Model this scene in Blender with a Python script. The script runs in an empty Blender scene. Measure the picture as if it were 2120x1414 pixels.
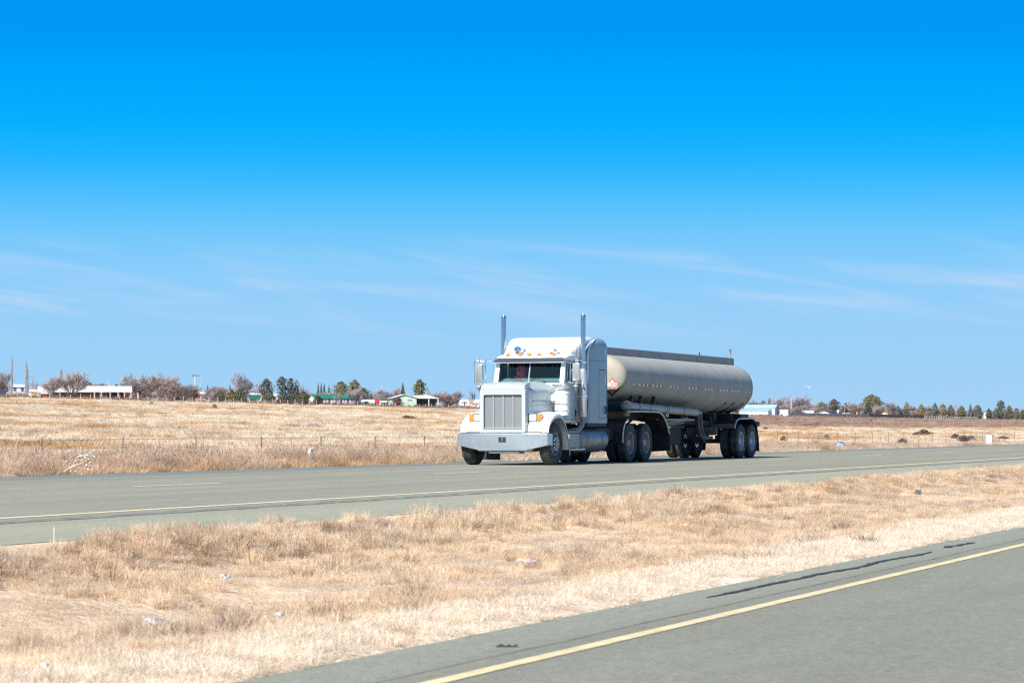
import bpy, math, random
import numpy as np
from math import sin, cos, pi, sqrt, atan, radians
from mathutils import Vector, Matrix, noise as mnoise
random.seed(7); np.random.seed(7)
SC = bpy.context.scene
COL = SC.collection

# ------------------------------------------------------------------ camera model (metres; X along the road, Y across it)
FPX, XV, YH, HC = 5300.0, 3150.0, 886.0, 0.95
TH = atan((XV - 1060) / FPX); CT, ST = cos(TH), sin(TH)

def ray_x(px, y):
    u = (px - 1060) / FPX
    return y * (CT + ST * u) / (ST - CT * u)

def depth(px, y):
    u = (px - 1060) / FPX
    return y / (ST - CT * u)

def lin(r, g, b):
    f = lambda c: (c / 255 / 12.92) if c / 255 <= .04045 else ((c / 255 + .055) / 1.055) ** 2.4
    return (f(r), f(g), f(b))

# ------------------------------------------------------------------ terrain
def lerp_pts(pts, v):
    if v <= pts[0][0]: return pts[0][1]
    for (a, za), (b, zb) in zip(pts, pts[1:]):
        if v <= b: return za + (zb - za) * (v - a) / (b - a)
    return pts[-1][1]
PROFILE = [(-9000, -2), (-60, -1.2), (-12, -.6), (-9, -.29), (5.60, -.29), (5.71, -.235), (6.3, -.20), (8.4, -.34), (10.3, -.20), (11.0, -.04), (11.35, .012),
           (11.7, -.03), (27.3, -.04), (27.6, -.03), (29, -.16), (33, -.42), (37, -.5), (43, -.40), (300, 7.45), (450, 12.8),
           (560, 15.0), (900, 15.5), (9000, 20)]
def base_z(x, y):
    z = lerp_pts(PROFILE, y)
    if y > 43:
        z -= min(1, max(0, (x - 430) / 570)) * 1.35 * min(1, (y - 43) / 257)
    return z
def ground_z(x, y):
    z = base_z(x, y)
    if 6.0 < y < 11.2:
        w = min(1, (y - 6.0) / .6, (11.2 - y) / .5)
        z += w * (.07 * mnoise.noise((x * .35, y * .6, 1.3)) + .035 * mnoise.noise((x * 1.3, y * 1.6, 4.1)))
    elif y > 29:
        w = min(1, (y - 29) / 6)
        z += w * (.12 * mnoise.noise((x * .08, y * .12, 2.2)) + .05 * mnoise.noise((x * .4, y * .5, 7.7)))
        if y > 80: z += min(1, (y - 80) / 80) * .25 * mnoise.noise((x * .012, y * .02, 9.1))
    return z

def y_for(px, py, lo=28.0, hi=440.0):
    """lateral distance at which the ground is seen on image row py"""
    for _ in range(50):
        m = (lo + hi) / 2
        r = YH - FPX * (base_z(ray_x(px, m), m) - HC) / depth(px, m)
        if r > py: lo = m
        else: hi = m
    return (lo + hi) / 2

def spot(px, y, dz=0.0):
    x = ray_x(px, y)
    return Vector((x, y, ground_z(x, y) + dz))

def view_yaw(px):
    """rotation that turns a local +Y away from the camera at this column"""
    return TH - (px - 1060) / FPX - pi / 2

# ------------------------------------------------------------------ materials
MATS = {}
def mat(name, base, rough=.6, metal=0.0, var=.12, vscale=4.0, bump=0.0, bscale=30.0, spec=.5, detail=4, stretch=(1, 1, 1), dirt=None,
        dirt_scale=1.5, dirt_lo=.5, dirt_hi=.75, coat=0.0, world=False, trans=0.0):
    if name in MATS: return MATS[name]
    m = bpy.data.materials.new(name); m.use_nodes = True
    nt = m.node_tree; N = nt.nodes; L = nt.links
    b = N['Principled BSDF']
    b.inputs['Roughness'].default_value = rough
    b.inputs['Metallic'].default_value = metal
    b.inputs['Specular IOR Level'].default_value = spec
    b.inputs['Coat Weight'].default_value = coat
    b.inputs['Coat Roughness'].default_value = .08
    if world:
        co = N.new('ShaderNodeNewGeometry').outputs['Position']
    else:
        co = N.new('ShaderNodeTexCoord').outputs['Object']
    mp = N.new('ShaderNodeMapping'); mp.inputs['Scale'].default_value = stretch
    L.new(co, mp.inputs['Vector'])
    nz = N.new('ShaderNodeTexNoise'); nz.inputs['Scale'].default_value = vscale; nz.inputs['Detail'].default_value = detail
    nz.inputs['Roughness'].default_value = .65
    L.new(mp.outputs[0], nz.inputs['Vector'])
    mr = N.new('ShaderNodeMapRange')
    mr.inputs['From Min'].default_value = .3; mr.inputs['From Max'].default_value = .7
    mr.inputs['To Min'].default_value = 1 - var; mr.inputs['To Max'].default_value = 1 + var
    L.new(nz.outputs['Fac'], mr.inputs['Value'])
    mx = N.new('ShaderNodeMix'); mx.data_type = 'RGBA'; mx.blend_type = 'MULTIPLY'; mx.inputs['Factor'].default_value = 1
    mx.inputs[6].default_value = (*base, 1)
    L.new(mr.outputs[0], mx.inputs[7])
    out = mx.outputs[2]
    if dirt:
        n2 = N.new('ShaderNodeTexNoise'); n2.inputs['Scale'].default_value = dirt_scale; n2.inputs['Detail'].default_value = 6
        n2.inputs['Roughness'].default_value = .7
        L.new(mp.outputs[0], n2.inputs['Vector'])
        r2 = N.new('ShaderNodeMapRange'); r2.inputs['From Min'].default_value = dirt_lo; r2.inputs['From Max'].default_value = dirt_hi
        L.new(n2.outputs['Fac'], r2.inputs['Value'])
        m2 = N.new('ShaderNodeMix'); m2.data_type = 'RGBA'
        L.new(r2.outputs[0], m2.inputs['Factor']); L.new(out, m2.inputs[6]); m2.inputs[7].default_value = (*dirt, 1)
        out = m2.outputs[2]
    L.new(out, b.inputs['Base Color'])
    if bump:
        n3 = N.new('ShaderNodeTexNoise'); n3.inputs['Scale'].default_value = bscale; n3.inputs['Detail'].default_value = 5
        L.new(mp.outputs[0], n3.inputs['Vector'])
        bp = N.new('ShaderNodeBump'); bp.inputs['Strength'].default_value = bump; bp.inputs['Distance'].default_value = .02
        L.new(n3.outputs['Fac'], bp.inputs['Height']); L.new(bp.outputs[0], b.inputs['Normal'])
    if trans:
        tr = N.new('ShaderNodeBsdfTranslucent'); L.new(out, tr.inputs['Color'])
        ms = N.new('ShaderNodeMixShader'); ms.inputs[0].default_value = trans
        L.new(b.outputs[0], ms.inputs[1]); L.new(tr.outputs[0], ms.inputs[2])
        L.new(ms.outputs[0], N['Material Output'].inputs['Surface'])
    MATS[name] = m
    return m

def glass_mat(name, tint, refl=.12, rough=.02):
    if name in MATS: return MATS[name]
    m = bpy.data.materials.new(name); m.use_nodes = True
    N = m.node_tree.nodes; L = m.node_tree.links
    N.remove(N['Principled BSDF'])
    t = N.new('ShaderNodeBsdfTransparent'); t.inputs[0].default_value = (*tint, 1)
    g = N.new('ShaderNodeBsdfGlossy'); g.inputs['Roughness'].default_value = rough
    g.inputs['Color'].default_value = (.24, .40, .45, 1)
    f = N.new('ShaderNodeFresnel'); f.inputs['IOR'].default_value = 1.5
    a = N.new('ShaderNodeMath'); a.operation = 'ADD'; a.use_clamp = True; a.inputs[1].default_value = refl
    L.new(f.outputs[0], a.inputs[0])
    s = N.new('ShaderNodeMixShader')
    L.new(a.outputs[0], s.inputs[0]); L.new(t.outputs[0], s.inputs[1]); L.new(g.outputs[0], s.inputs[2])
    L.new(s.outputs[0], N['Material Output'].inputs['Surface'])
    MATS[name] = m
    return m

# ------------------------------------------------------------------ mesh builder
def frame_of(d):
    d = d.normalized()
    a = Vector((0, 0, 1)) if abs(d.z) < .9 else Vector((1, 0, 0))
    u = d.cross(a).normalized(); v = d.cross(u).normalized()
    return u, v

class MB:
    def __init__(s): s.v = []; s.f = []; s.mi = []; s.cur = 0
    def add(s, vs, fs):
        o = len(s.v); s.v += [tuple(p) for p in vs]
        s.f += [tuple(i + o for i in f) for f in fs]; s.mi += [s.cur] * len(fs); return s
    def box(s, x0, x1, y0, y1, z0, z1):
        x0, x1 = min(x0, x1), max(x0, x1); y0, y1 = min(y0, y1), max(y0, y1); z0, z1 = min(z0, z1), max(z0, z1)
        return s.add([(x0, y0, z0), (x1, y0, z0), (x1, y1, z0), (x0, y1, z0), (x0, y0, z1), (x1, y0, z1), (x1, y1, z1), (x0, y1, z1)],
                     [(0, 3, 2, 1), (4, 5, 6, 7), (0, 1, 5, 4), (1, 2, 6, 5), (2, 3, 7, 6), (3, 0, 4, 7)])
    def tube(s, pts, r, seg=8, caps=True):
        pts = [Vector(p) for p in pts]; n = len(pts)
        rs = r if isinstance(r, (list, tuple)) else [r] * n
        rings = []; u = None
        for i, p in enumerate(pts):
            d = (pts[min(i + 1, n - 1)] - pts[max(i - 1, 0)])
            if u is None: u, v = frame_of(d)
            else:
                dn = d.normalized(); u = (u - dn * u.dot(dn)).normalized(); v = dn.cross(u)
            if i == 0: v = d.normalized().cross(u)
            rings.append([p + (u * cos(2 * pi * k / seg) + v * sin(2 * pi * k / seg)) * rs[i] for k in range(seg)])
        vs = [q for rg in rings for q in rg]
        fs = [(i * seg + k, i * seg + (k + 1) % seg, (i + 1) * seg + (k + 1) % seg, (i + 1) * seg + k) for i in range(n - 1) for k in range(seg)]
        if caps:
            fs.append(tuple(range(seg - 1, -1, -1))); fs.append(tuple((n - 1) * seg + k for k in range(seg)))
        return s.add(vs, fs)
    def cyl(s, p0, p1, r, seg=16, r1=None): return s.tube([p0, p1], [r, r if r1 is None else r1], seg)
    def lathe(s, prof, origin, axis, seg=24, closed=False):
        """prof: (radius, distance along axis)"""
        o = Vector(origin); a = Vector(axis).normalized(); u, v = frame_of(a); w = a.cross(u)
        n = len(prof); vs = []
        for r, h in prof:
            vs += [o + a * h + (u * cos(2 * pi * k / seg) + w * sin(2 * pi * k / seg)) * r for k in range(seg)]
        m = n if closed else n - 1
        fs = [(i * seg + k, i * seg + (k + 1) % seg, ((i + 1) % n) * seg + (k + 1) % seg, ((i + 1) % n) * seg + k) for i in range(m) for k in range(seg)]
        return s.add(vs, fs)
    def loft(s, rings, cap0=True, cap1=True, closed=True):
        n = len(rings[0]); vs = [q for r in rings for q in r]; fs = []
        for i in range(len(rings) - 1):
            for k in range(n if closed else n - 1):
                fs.append((i * n + k, i * n + (k + 1) % n, (i + 1) * n + (k + 1) % n, (i + 1) * n + k))
        if cap0: fs.append(tuple(range(n - 1, -1, -1)))
        if cap1: fs.append(tuple((len(rings) - 1) * n + k for k in range(n)))
        return s.add(vs, fs)
    def prism(s, poly, axis, a0, a1):
        """poly in the two other axes (order x,y,z without `axis`)"""
        def P(p, a):
            q = list(p); q.insert('xyz'.index(axis), a); return tuple(q)
        n = len(poly); vs = [P(p, a0) for p in poly] + [P(p, a1) for p in poly]
        fs = [tuple(range(n - 1, -1, -1)), tuple(range(n, 2 * n))] + [(k, (k + 1) % n, n + (k + 1) % n, n + k) for k in range(n)]
        return s.add(vs, fs)
    def shell(s, prof, y0, y1, th):
        """sheet following a (x,z) profile, from y0 to y1, th thick"""
        n = len(prof); nr = []
        for i in range(n):
            a = prof[max(i - 1, 0)]; b = prof[min(i + 1, n - 1)]
            dx, dz = b[0] - a[0], b[1] - a[1]; l = sqrt(dx * dx + dz * dz) or 1
            nr.append((dz / l, -dx / l))
        inner = [(p[0] + q[0] * th, p[1] + q[1] * th) for p, q in zip(prof, nr)]
        loop = list(prof) + inner[::-1]
        m = len(loop); vs = [(p[0], y0, p[1]) for p in loop] + [(p[0], y1, p[1]) for p in loop]
        fs = [(k, (k + 1) % m, m + (k + 1) % m, m + k) for k in range(m)]
        for i in range(n - 1):
            fs.append((i, i + 1, m - 2 - i, m - 1 - i)); fs.append((m + i, m + m - 1 - i, m + m - 2 - i, m + i + 1))
        return s.add(vs, fs)
    def build(s, name, m, parent=None, off=(0, 0, 0), smooth=35, bevel=0.0, bseg=2, fixn=True):
        me = bpy.data.meshes.new(name)
        ox, oy, oz = off
        me.from_pydata([(p[0] - ox, p[1] - oy, p[2] - oz) for p in s.v], [], s.f)
        for mm in (m if isinstance(m, (list, tuple)) else [m]): me.materials.append(mm)
        if any(s.mi): me.polygons.foreach_set('material_index', s.mi)
        if fixn:
            import bmesh
            b = bmesh.new(); b.from_mesh(me); bmesh.ops.recalc_face_normals(b, faces=b.faces); b.to_mesh(me); b.free()
        if smooth:
            me.polygons.foreach_set('use_smooth', [True] * len(me.polygons)); me.set_sharp_from_angle(angle=radians(smooth))
        me.update()
        o = bpy.data.objects.new(name, me); COL.objects.link(o)
        if parent: o.parent = parent
        if bevel:
            md = o.modifiers.new('bevel', 'BEVEL'); md.width = bevel; md.segments = bseg; md.limit_method = 'ANGLE'; md.angle_limit = radians(40)
            md.harden_normals = False
        return o

def tag(o, label=None, cat=None, group=None, kind=None):
    for k, v in (('label', label), ('category', cat), ('group', group), ('kind', kind)):
        if v: o[k] = v
    return o

def empty(name, loc, label, cat, group=None, rz=0.0):
    o = bpy.data.objects.new(name, None); COL.objects.link(o); o.empty_display_size = .3
    o.location = loc; o.rotation_euler = (0, 0, rz)
    return tag(o, label, cat, group)

def copy_tree(o, parent=None):
    c = o.copy(); COL.objects.link(c)
    if parent: c.parent = parent
    for ch in list(o.children): copy_tree(ch, c)
    return c

def text_mesh(body, size, m, name, parent, loc, rot, extrude=.001):
    cu = bpy.data.curves.new('lettering', 'FONT'); cu.body = body; cu.size = size; cu.extrude = extrude
    cu.align_x = 'CENTER'; cu.align_y = 'CENTER'
    t = bpy.data.objects.new('lettering', cu); COL.objects.link(t)
    bpy.context.view_layer.update()
    me = bpy.data.meshes.new_from_object(t.evaluated_get(bpy.context.evaluated_depsgraph_get()))
    bpy.data.objects.remove(t); bpy.data.curves.remove(cu)
    me.materials.clear(); me.materials.append(m)
    o = bpy.data.objects.new(name, me); COL.objects.link(o); o.parent = parent; o.location = loc; o.rotation_euler = rot
    return o

def arc(c, r, a0, a1, n):
    return [(c[0] + r * cos(radians(a0 + (a1 - a0) * i / n)), c[1] + r * sin(radians(a0 + (a1 - a0) * i / n))) for i in range(n + 1)]

def rrect(w0, w1, h0, h1, r, n=4):
    """rounded rectangle loop in 2D"""
    out = []
    for cx, cy, a in ((w1 - r, h1 - r, 0), (w0 + r, h1 - r, 90), (w0 + r, h0 + r, 180), (w1 - r, h0 + r, 270)):
        out += arc((cx, cy), r, a, a + 90, n)
    return out
# ------------------------------------------------------------------ shared materials
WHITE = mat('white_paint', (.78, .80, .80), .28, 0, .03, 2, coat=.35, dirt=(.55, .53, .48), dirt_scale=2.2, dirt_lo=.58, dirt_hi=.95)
SILVER = mat('pale_grey_shade_paint', (.36, .43, .45), .30, .15, .04, 2, coat=.3, dirt=(.42, .41, .38), dirt_scale=1.6, dirt_lo=.55, dirt_hi=.95)
ALU = mat('dull_aluminium', (.62, .64, .64), .38, .75, .08, 6, bump=.05, bscale=12, dirt=(.40, .38, .34), dirt_scale=3, dirt_lo=.5, dirt_hi=.9)
CHROME = mat('chrome', (.80, .82, .83), .12, 1.0, .04, 5)
STEELB = mat('bumper_steel', (.55, .60, .61), .32, .85, .06, 3, bump=.10, bscale=3, dirt=(.45, .45, .43), dirt_scale=4, dirt_lo=.55, dirt_hi=.9)
DARK = mat('dark_chassis', (.016, .018, .020), .6, .2, .3, 6, dirt=(.07, .065, .058), dirt_scale=3, dirt_lo=.48, dirt_hi=.8)
BLACKP = mat('black_plastic', (.02, .021, .023), .5, 0, .15, 8)
RUBBER = mat('tyre_rubber', (.034, .037, .040), .82, 0, .2, 12, bump=.15, bscale=60, dirt=(.13, .135, .135), dirt_scale=5, dirt_lo=.45, dirt_hi=.8)
GREYM = mat('grey_steel', (.30, .31, .31), .5, .5, .15, 8, dirt=(.18, .16, .14), dirt_scale=5)
TANKM = mat('dusty_tank_aluminium', (.335, .35, .335), .60, .0, .09, 1.3, spec=.25, bump=.03, bscale=4, dirt=(.25, .255, .235), dirt_scale=1.1, dirt_lo=.46, dirt_hi=.78, stretch=(1.3, .8, .38))
HEADM = mat('dusty_tank_head', (.29, .28, .225), .65, .0, .12, 2.5, dirt=(.36, .33, .27), dirt_scale=2.3, dirt_lo=.5, dirt_hi=.85)
RAILM = mat('grey_spill_rail', (.27, .275, .27), .55, .35, .12, 2, dirt=(.20, .18, .16), dirt_scale=2)
AMBER = mat('amber_lens', (.85, .22, .03), .2, 0, .05, 5, coat=.6)
LENS = mat('clear_lamp_lens', (.72, .78, .80), .12, .5, .15, 30, coat=.8)
BLUE = mat('blue_stripe_paint', (.015, .19, .68), .25, 0, .05, 3, coat=.4)
GROOVE = mat('dark_panel_gap', (.03, .035, .04), .7)
REDM = mat('red_primer', (.35, .02, .02), .6, 0, .2, 5)
GLASS = glass_mat('tinted_glass', (.86, .95, .96), .02)
GLASS_SIDE = glass_mat('side_glass', (.70, .82, .84), .02)
INTERIOR = mat('cab_trim', (.020, .034, .038), .8)
DASH = mat('dashboard_trim', (.16, .27, .28), .7)
WTAPE = mat('white_tape', (.90, .88, .88), .4); RTAPE = mat('red_tape', (.34, .055, .065), .4)

def mesh_grille_mat():
    m = bpy.data.materials.new('woven_grille_mesh'); m.use_nodes = True
    N = m.node_tree.nodes; L = m.node_tree.links; b = N['Principled BSDF']
    b.inputs['Metallic'].default_value = .6; b.inputs['Roughness'].default_value = .45
    tc = N.new('ShaderNodeTexCoord')
    cs = []
    for d in ('Y', 'Z'):
        w = N.new('ShaderNodeTexWave'); w.bands_direction = d; w.inputs['Scale'].default_value = 16
        L.new(tc.outputs['Object'], w.inputs['Vector']); cs.append(w.outputs['Fac'])
    mx = N.new('ShaderNodeMath'); mx.operation = 'MAXIMUM'; L.new(cs[0], mx.inputs[0]); L.new(cs[1], mx.inputs[1])
    r = N.new('ShaderNodeValToRGB'); r.color_ramp.elements[0].position = .45; r.color_ramp.elements[1].position = .85
    r.color_ramp.elements[0].color = (.03, .033, .036, 1); r.color_ramp.elements[1].color = (.36, .39, .40, 1)
    L.new(mx.outputs[0], r.inputs[0]); L.new(r.outputs[0], b.inputs['Base Color'])
    return m
GRILLE = mesh_grille_mat()

X0, YC = 60.68, 24.2          # truck origin: front of the bumper, centre line
# ------------------------------------------------------------------ wheels
def tyre_mb(cx, cy, cz, r, w, dirn):
    """dirn = outward side (+1/-1 in y)"""
    m = MB(); h = w / 2
    prof = [(r * .56, -h * .78), (r * .66, -h * .98), (r * .82, -h), (r * .93, -h * .94), (r * .985, -h * .78)]
    k = 5
    for i in range(k):                      # tread ribs and grooves
        a = -h * .74 + i * (1.48 * h / k); b = a + 1.48 * h / k * .78; c = a + 1.48 * h / k
        prof += [(r, a), (r, b), (r * .975, b + .002), (r * .975, c - .002)]
    prof += [(r * .985, h * .78), (r * .93, h * .94), (r * .82, h), (r * .66, h * .98), (r * .56, h * .78)]
    m.lathe(prof, (cx, cy, cz), (0, 1, 0), 44, closed=True)
    return m

def rim_mb(cx, cy, cz, r, w, d, style):
    """d = outward direction in y; style 'front' has a bulging hub with long studs, 'dish' a deep dual dish"""
    m = MB(); h = w / 2; R = r * .57
    if style == 'front':
        prof = [(R, h * .70), (R * .97, h * .86), (R * .90, h * .80), (R * .86, h * .45), (R * .80, h * .42), (R * .62, h * .50), (R * .45, h * .66),
                (R * .42, h * .70), (R * .30, h * .72), (R * .28, h * 1.15), (R * .20, h * 1.22), (.001, h * 1.24)]
    else:
        prof = [(R, h * .72), (R * .98, h * .88), (R * .90, h * .84), (R * .84, h * .2), (R * .78, -h * .35), (R * .70, -h * .55), (R * .55, -h * .58),
                (R * .42, -h * .55), (R * .40, h * .15), (R * .34, h * .55), (R * .30, h * .62), (.001, h * .64)]
    m.lathe(prof, (cx, cy, cz), (0, d, 0), 36)
    m.lathe([(R, -h * .7), (R * .95, -h * .7), (R * .95, h * .6), (R, h * .7)], (cx, cy, cz), (0, d, 0), 30, closed=True)
    return m

def holes_mb(cx, cy, cz, r, w, d, style):
    m = MB(); h = w / 2; R = r * .57
    rr, yy, hr = (R * .71, h * .47, R * .085) if style == 'front' else (R * .66, -h * .54, R * .07)
    for k in range(10):
        a = 2 * pi * k / 10 + .2
        p = Vector((cx + rr * cos(a), cy + d * yy, cz + rr * sin(a)))
        m.cyl(p - Vector((0, d * .004, 0)), p + Vector((0, d * .006, 0)), hr, 10)
    return m

def studs_mb(cx, cy, cz, r, w, d, style):
    m = MB(); h = w / 2; R = r * .57
    rr, y0, ln, sr = (R * .47, h * .62, .075, .024) if style == 'front' else (R * .50, -h * .58, .05, .016)
    for k in range(10):
        a = 2 * pi * k / 10
        p = Vector((cx + rr * cos(a), cy + d * y0, cz + rr * sin(a)))
        m.tube([p, p + Vector((0, d * ln * .7, 0)), p + Vector((0, d * ln, 0))], [sr, sr, sr * .5], 8)
    return m

def wheel(t, y, z, r, w, d, style, root, off, rimmat=None, full=True):
    rm = rim_mb(t, y, z, r, w, d, style)
    if full:
        rm.cur = 1; h_ = holes_mb(t, y, z, r, w, d, style); rm.add(h_.v, h_.f)
        rm.cur = 2; h_ = studs_mb(t, y, z, r, w, d, style); rm.add(h_.v, h_.f)
    wl = rm.build('wheel', [rimmat or ALU, DARK, CHROME if style == 'front' else GREYM], root, off, smooth=40)
    tyre_mb(t, y, z, r, w, d).build('tyre', RUBBER, wl, off, smooth=50)
    return wl

# ------------------------------------------------------------------ TRACTOR (local: x back from the bumper, -y towards camera)
truck = empty('semi_truck', (X0, YC, 0), 'white long nosed semi truck with tall chrome exhaust stacks driving on the far road', 'truck')
def P(mb, name, m, **k): return mb.build(name, m, truck, **k)
O0 = (0, 0, 0)
# chassis
m = MB()
for s in (-1, 1): m.box(.35, 10.1, s * .36, s * .46, .72, 1.0)
for t in (2.6, 4.4, 6.0, 7.3, 8.9): m.box(t, t + .12, -.36, .36, .74, .98)
m.box(.55, 2.5, -.5, .5, .62, .95)                                     # engine sump mass
m.box(6.6, 8.0, -.35, .35, 1.0, 1.18)                                  # fifth wheel
P(m, 'chassis_frame', DARK, bevel=.01)
m = MB(); m.tube([(.68, -.95, .5), (.68, -.6, .42), (.68, .6, .42), (.68, .95, .5)], .07, 10)
P(m, 'front_axle', DARK)
for t in (6.64, 8.03):
    m = MB(); m.cyl((t, -.95, .54), (t, .95, .54), .11, 12); m.lathe([(.001, -.24), (.16, -.2), (.24, 0), (.16, .2), (.001, .24)], (t, 0, .54), (1, 0, 0), 16)
    P(m, 'drive_axle', DARK)
# wheels
for s in (-1, 1):
    wheel(.68, s * 1.07, .545, .545, .29, s, 'front', truck, O0, mat('front_rim', (.28, .31, .33), .4, .6, .1, 6))
    for t in (6.64, 8.03):
        wheel(t, s * 1.075, .54, .54, .25, s, 'dish', truck, O0, mat('drive_rim', (.36, .36, .35), .5, .4, .15, 6, dirt=(.16, .13, .11), dirt_scale=4))
        wheel(t, s * .74, .54, .54, .25, s, 'dish', truck, O0, full=False)
# bumper
def bump_ring(t, ins=0):
    return [(t, y, z) for y, z in ((-1.25 + ins, .815), (-.5, .818), (.5, .818), (1.25 - ins, .815), (1.25 - ins, .51), (.62, .375), (-.62, .375), (-1.25 + ins, .51))]
m = MB(); m.loft([bump_ring(.0, .03), bump_ring(.02), bump_ring(.05), bump_ring(.06)])
for s in (-1, 1): m.box(.05, .34, s * 1.215, s * 1.25, .51, .815)
bump = P(m, 'bumper', STEELB, bevel=.012)
for y, z in ((-.68, .77), (.68, .77), (-.68, .58), (-.8, .58), (.68, .58), (.8, .58), (-.22, .72), (.22, .72), (-.72, .43), (.72, .43)):
    m = MB(); m.cyl((-.001, y, z), (-.012, y, z), .014, 8); m.build('bolt', GREYM, bump)
m = MB(); m.box(-.014, -.002, -.1, .1, .59, .72); pl = m.build('plate', BLACKP, bump, bevel=.004)
m = MB(); m.tube([(-.016, .005, .69), (-.016, -.012, .67), (-.016, .012, .655), (-.016, -.008, .635), (-.016, .004, .62)], .009, 6)
m.tube([(-.016, -.018, .685), (-.016, .02, .685)], .006, 6)
e = m.build('plate_emblem', mat('grey_emblem', (.3, .31, .33), .4), pl); e.parent = bump; 
m = MB(); m.box(.12, .5, -.42, .42, .30, .36); m.box(.2, .4, -.75, .75, .36, .43); P(m, 'tow_beam', ALU, bevel=.006)
# grille surround
def shell_ring(t, w, z0, z1, arch, r, n=6):
    pts = [(w - 0, z0), ]
    loop = []
    loop += [(-w, z0), (w, z0)]
    loop += [(w, z1 - r)] + arc((w - r, z1 - r), r, 0, 80, 4)
    k = 8
    for i in range(1, k):
        a = -1 + 2 * i / k
        loop.append(((w - r * .8) * -a, z1 + arch * (1 - a * a)))
    loop += arc((-w + r, z1 - r), r, 100, 180, 4)
    return [(t, y, z) for y, z in loop]
Wg = .635
out_f = shell_ring(.02, Wg - .012, .84, 1.965, .035, .09); out_m = shell_ring(.05, Wg, .84, 1.975, .035, .1); out_b = shell_ring(.36, Wg, .84, 1.985, .035, .1)
n = len(out_f)
def inner_ring(t):
    base = shell_ring(t, .525, .945, 1.80, .0, .035); return base
in_f = inner_ring(.03); in_b = inner_ring(.11)
m = MB(); m.loft([in_b, in_f, out_f, out_m, out_b], cap0=False, cap1=False)
sur = P(m, 'grille_surround', mat('polished_surround', (.43, .475, .48), .3, .15, .03, 3, coat=.3), smooth=50)
m = MB(); m.box(.10, .12, -.53, .53, .94, 1.81); P(m, 'grille_mesh', GRILLE, smooth=0)
for y in (-.27, 0, .27):
    m = MB(); m.box(.075, .1, y - .018, y + .018, .946, 1.798); m.cyl((.074, y, 1.785), (.06, y, 1.785), .02, 10); P(m, 'grille_bar', mat('grille_bar_metal', (.33, .36, .37), .4, .4, .05, 6), bevel=.004)
m = MB(); m.box(.012, .03, -.53, .53, .925, .943); m.build('lower_trim', CHROME, sur)
# hood: rounded sections from the surround to the cowl
def hood_ring(t, w, z0, zt, r, ex):
    pts = [(-w - .01, z0)]
    k = 7
    for i in range(k + 1):
        a = pi - (pi / 2) * i / k; pts.append((-w + r + r * cos(a), zt - r + r * sin(a)))
    for i in range(1, 6):
        a = -1 + 2 * i / 6; pts.append(((w - r) * a, zt + ex * (1 - a * a)))
    for i in range(k + 1):
        a = pi / 2 - (pi / 2) * i / k; pts.append((w - r + r * cos(a), zt - r + r * sin(a)))
    pts.append((w + .01, z0))
    return [(t, y, z) for y, z in pts]
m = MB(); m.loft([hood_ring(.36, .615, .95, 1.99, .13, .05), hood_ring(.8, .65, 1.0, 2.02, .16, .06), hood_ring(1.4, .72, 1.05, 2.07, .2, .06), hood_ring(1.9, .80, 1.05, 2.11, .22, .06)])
hood = P(m, 'hood', mat('hood_shade_paint', (.44, .52, .55), .3, .05, .03, 2, coat=.25, dirt=(.42, .45, .45), dirt_scale=1.4, dirt_lo=.52, dirt_hi=.9), smooth=50)  # blue-grey base carries the shade of the white hood's near side
for s in (-1, 1):
    m = MB(); m.tube([(.5, s * .640, 1.64), (1.2, s * .708, 1.65), (1.84, s * .805, 1.66)], .005, 6); m.build('hood_seam', GROOVE, hood)
# crown plate over the radiator (slopes back from the surround)
m = MB(); 
rings = []
for t, zt, w in ((.03, 1.985, .60), (.10, 2.06, .60), (.30, 2.105, .605), (.42, 2.11, .61)):
    rings.append([(t, w * a, zt + .03 * (1 - a * a)) for a in [-1 + 2 * i / 10 for i in range(11)]] + [(t + .02, w * a, zt - .13) for a in [1 - 2 * i / 10 for i in range(11)]])
m.loft(rings); P(m, 'hood_crown', mat('brushed_crown', (.46, .51, .52), .25, .3, .05, 4, coat=.2), bevel=.008, smooth=50)
m = MB(); m.tube([(.26, 0, 2.12), (.2, 0, 2.15), (.14, 0, 2.148)], [.02, .016, .01], 8)
# front fenders
FP = [(.13, .835), (.15, .98), (.22, 1.10), (.36, 1.21), (.58, 1.295), (.82, 1.335), (1.05, 1.325), (1.24, 1.25), (1.40, 1.12), (1.52, .95), (1.62, .74), (1.70, .5), (1.76, .28)]
for s in (-1, 1):
    m = MB(); rings = []
    for ya, dz, sc in ((.60, -.02, 1), (.75, .02, 1), (.98, .035, 1), (1.13, .02, 1), (1.195, -.012, 1), (1.215, -.06, .97), (1.215, -.085, .955)):
        rings.append([(.68 + (x - .68) * (1 if sc == 1 else sc), s * ya, .5 + (z + dz * max(0, min(1, (z - .8) / .3)) - .5) * sc) for x, z in FP])
    for ya, sc in ((1.19, .93), (.6, .93)):
        rings.append([(.68 + (x - .68) * sc, s * ya, .5 + (z - .5) * sc) for x, z in FP])
    m.loft(rings, False, False, closed=False)
    fo = P(m, 'front_fender', WHITE, smooth=60)
    m = MB(); m.box(.10, .15, s * .66, s * 1.04, .845, .875); m.build('fender_trim', ALU, fo, bevel=.004)
    m = MB(); m.tube([(.68 + (x - .68) * .955, s * 1.212, .5 + (z - .5 - .085) * .955 + .03) for x, z in FP[2:]], .014, 6); m.build('fender_edge', ALU, fo)
    m = MB(); m.box(1.66, 1.68, s * .72, s * 1.21, .12, .42); m.build('mud_guard', BLACKP, fo)
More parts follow.
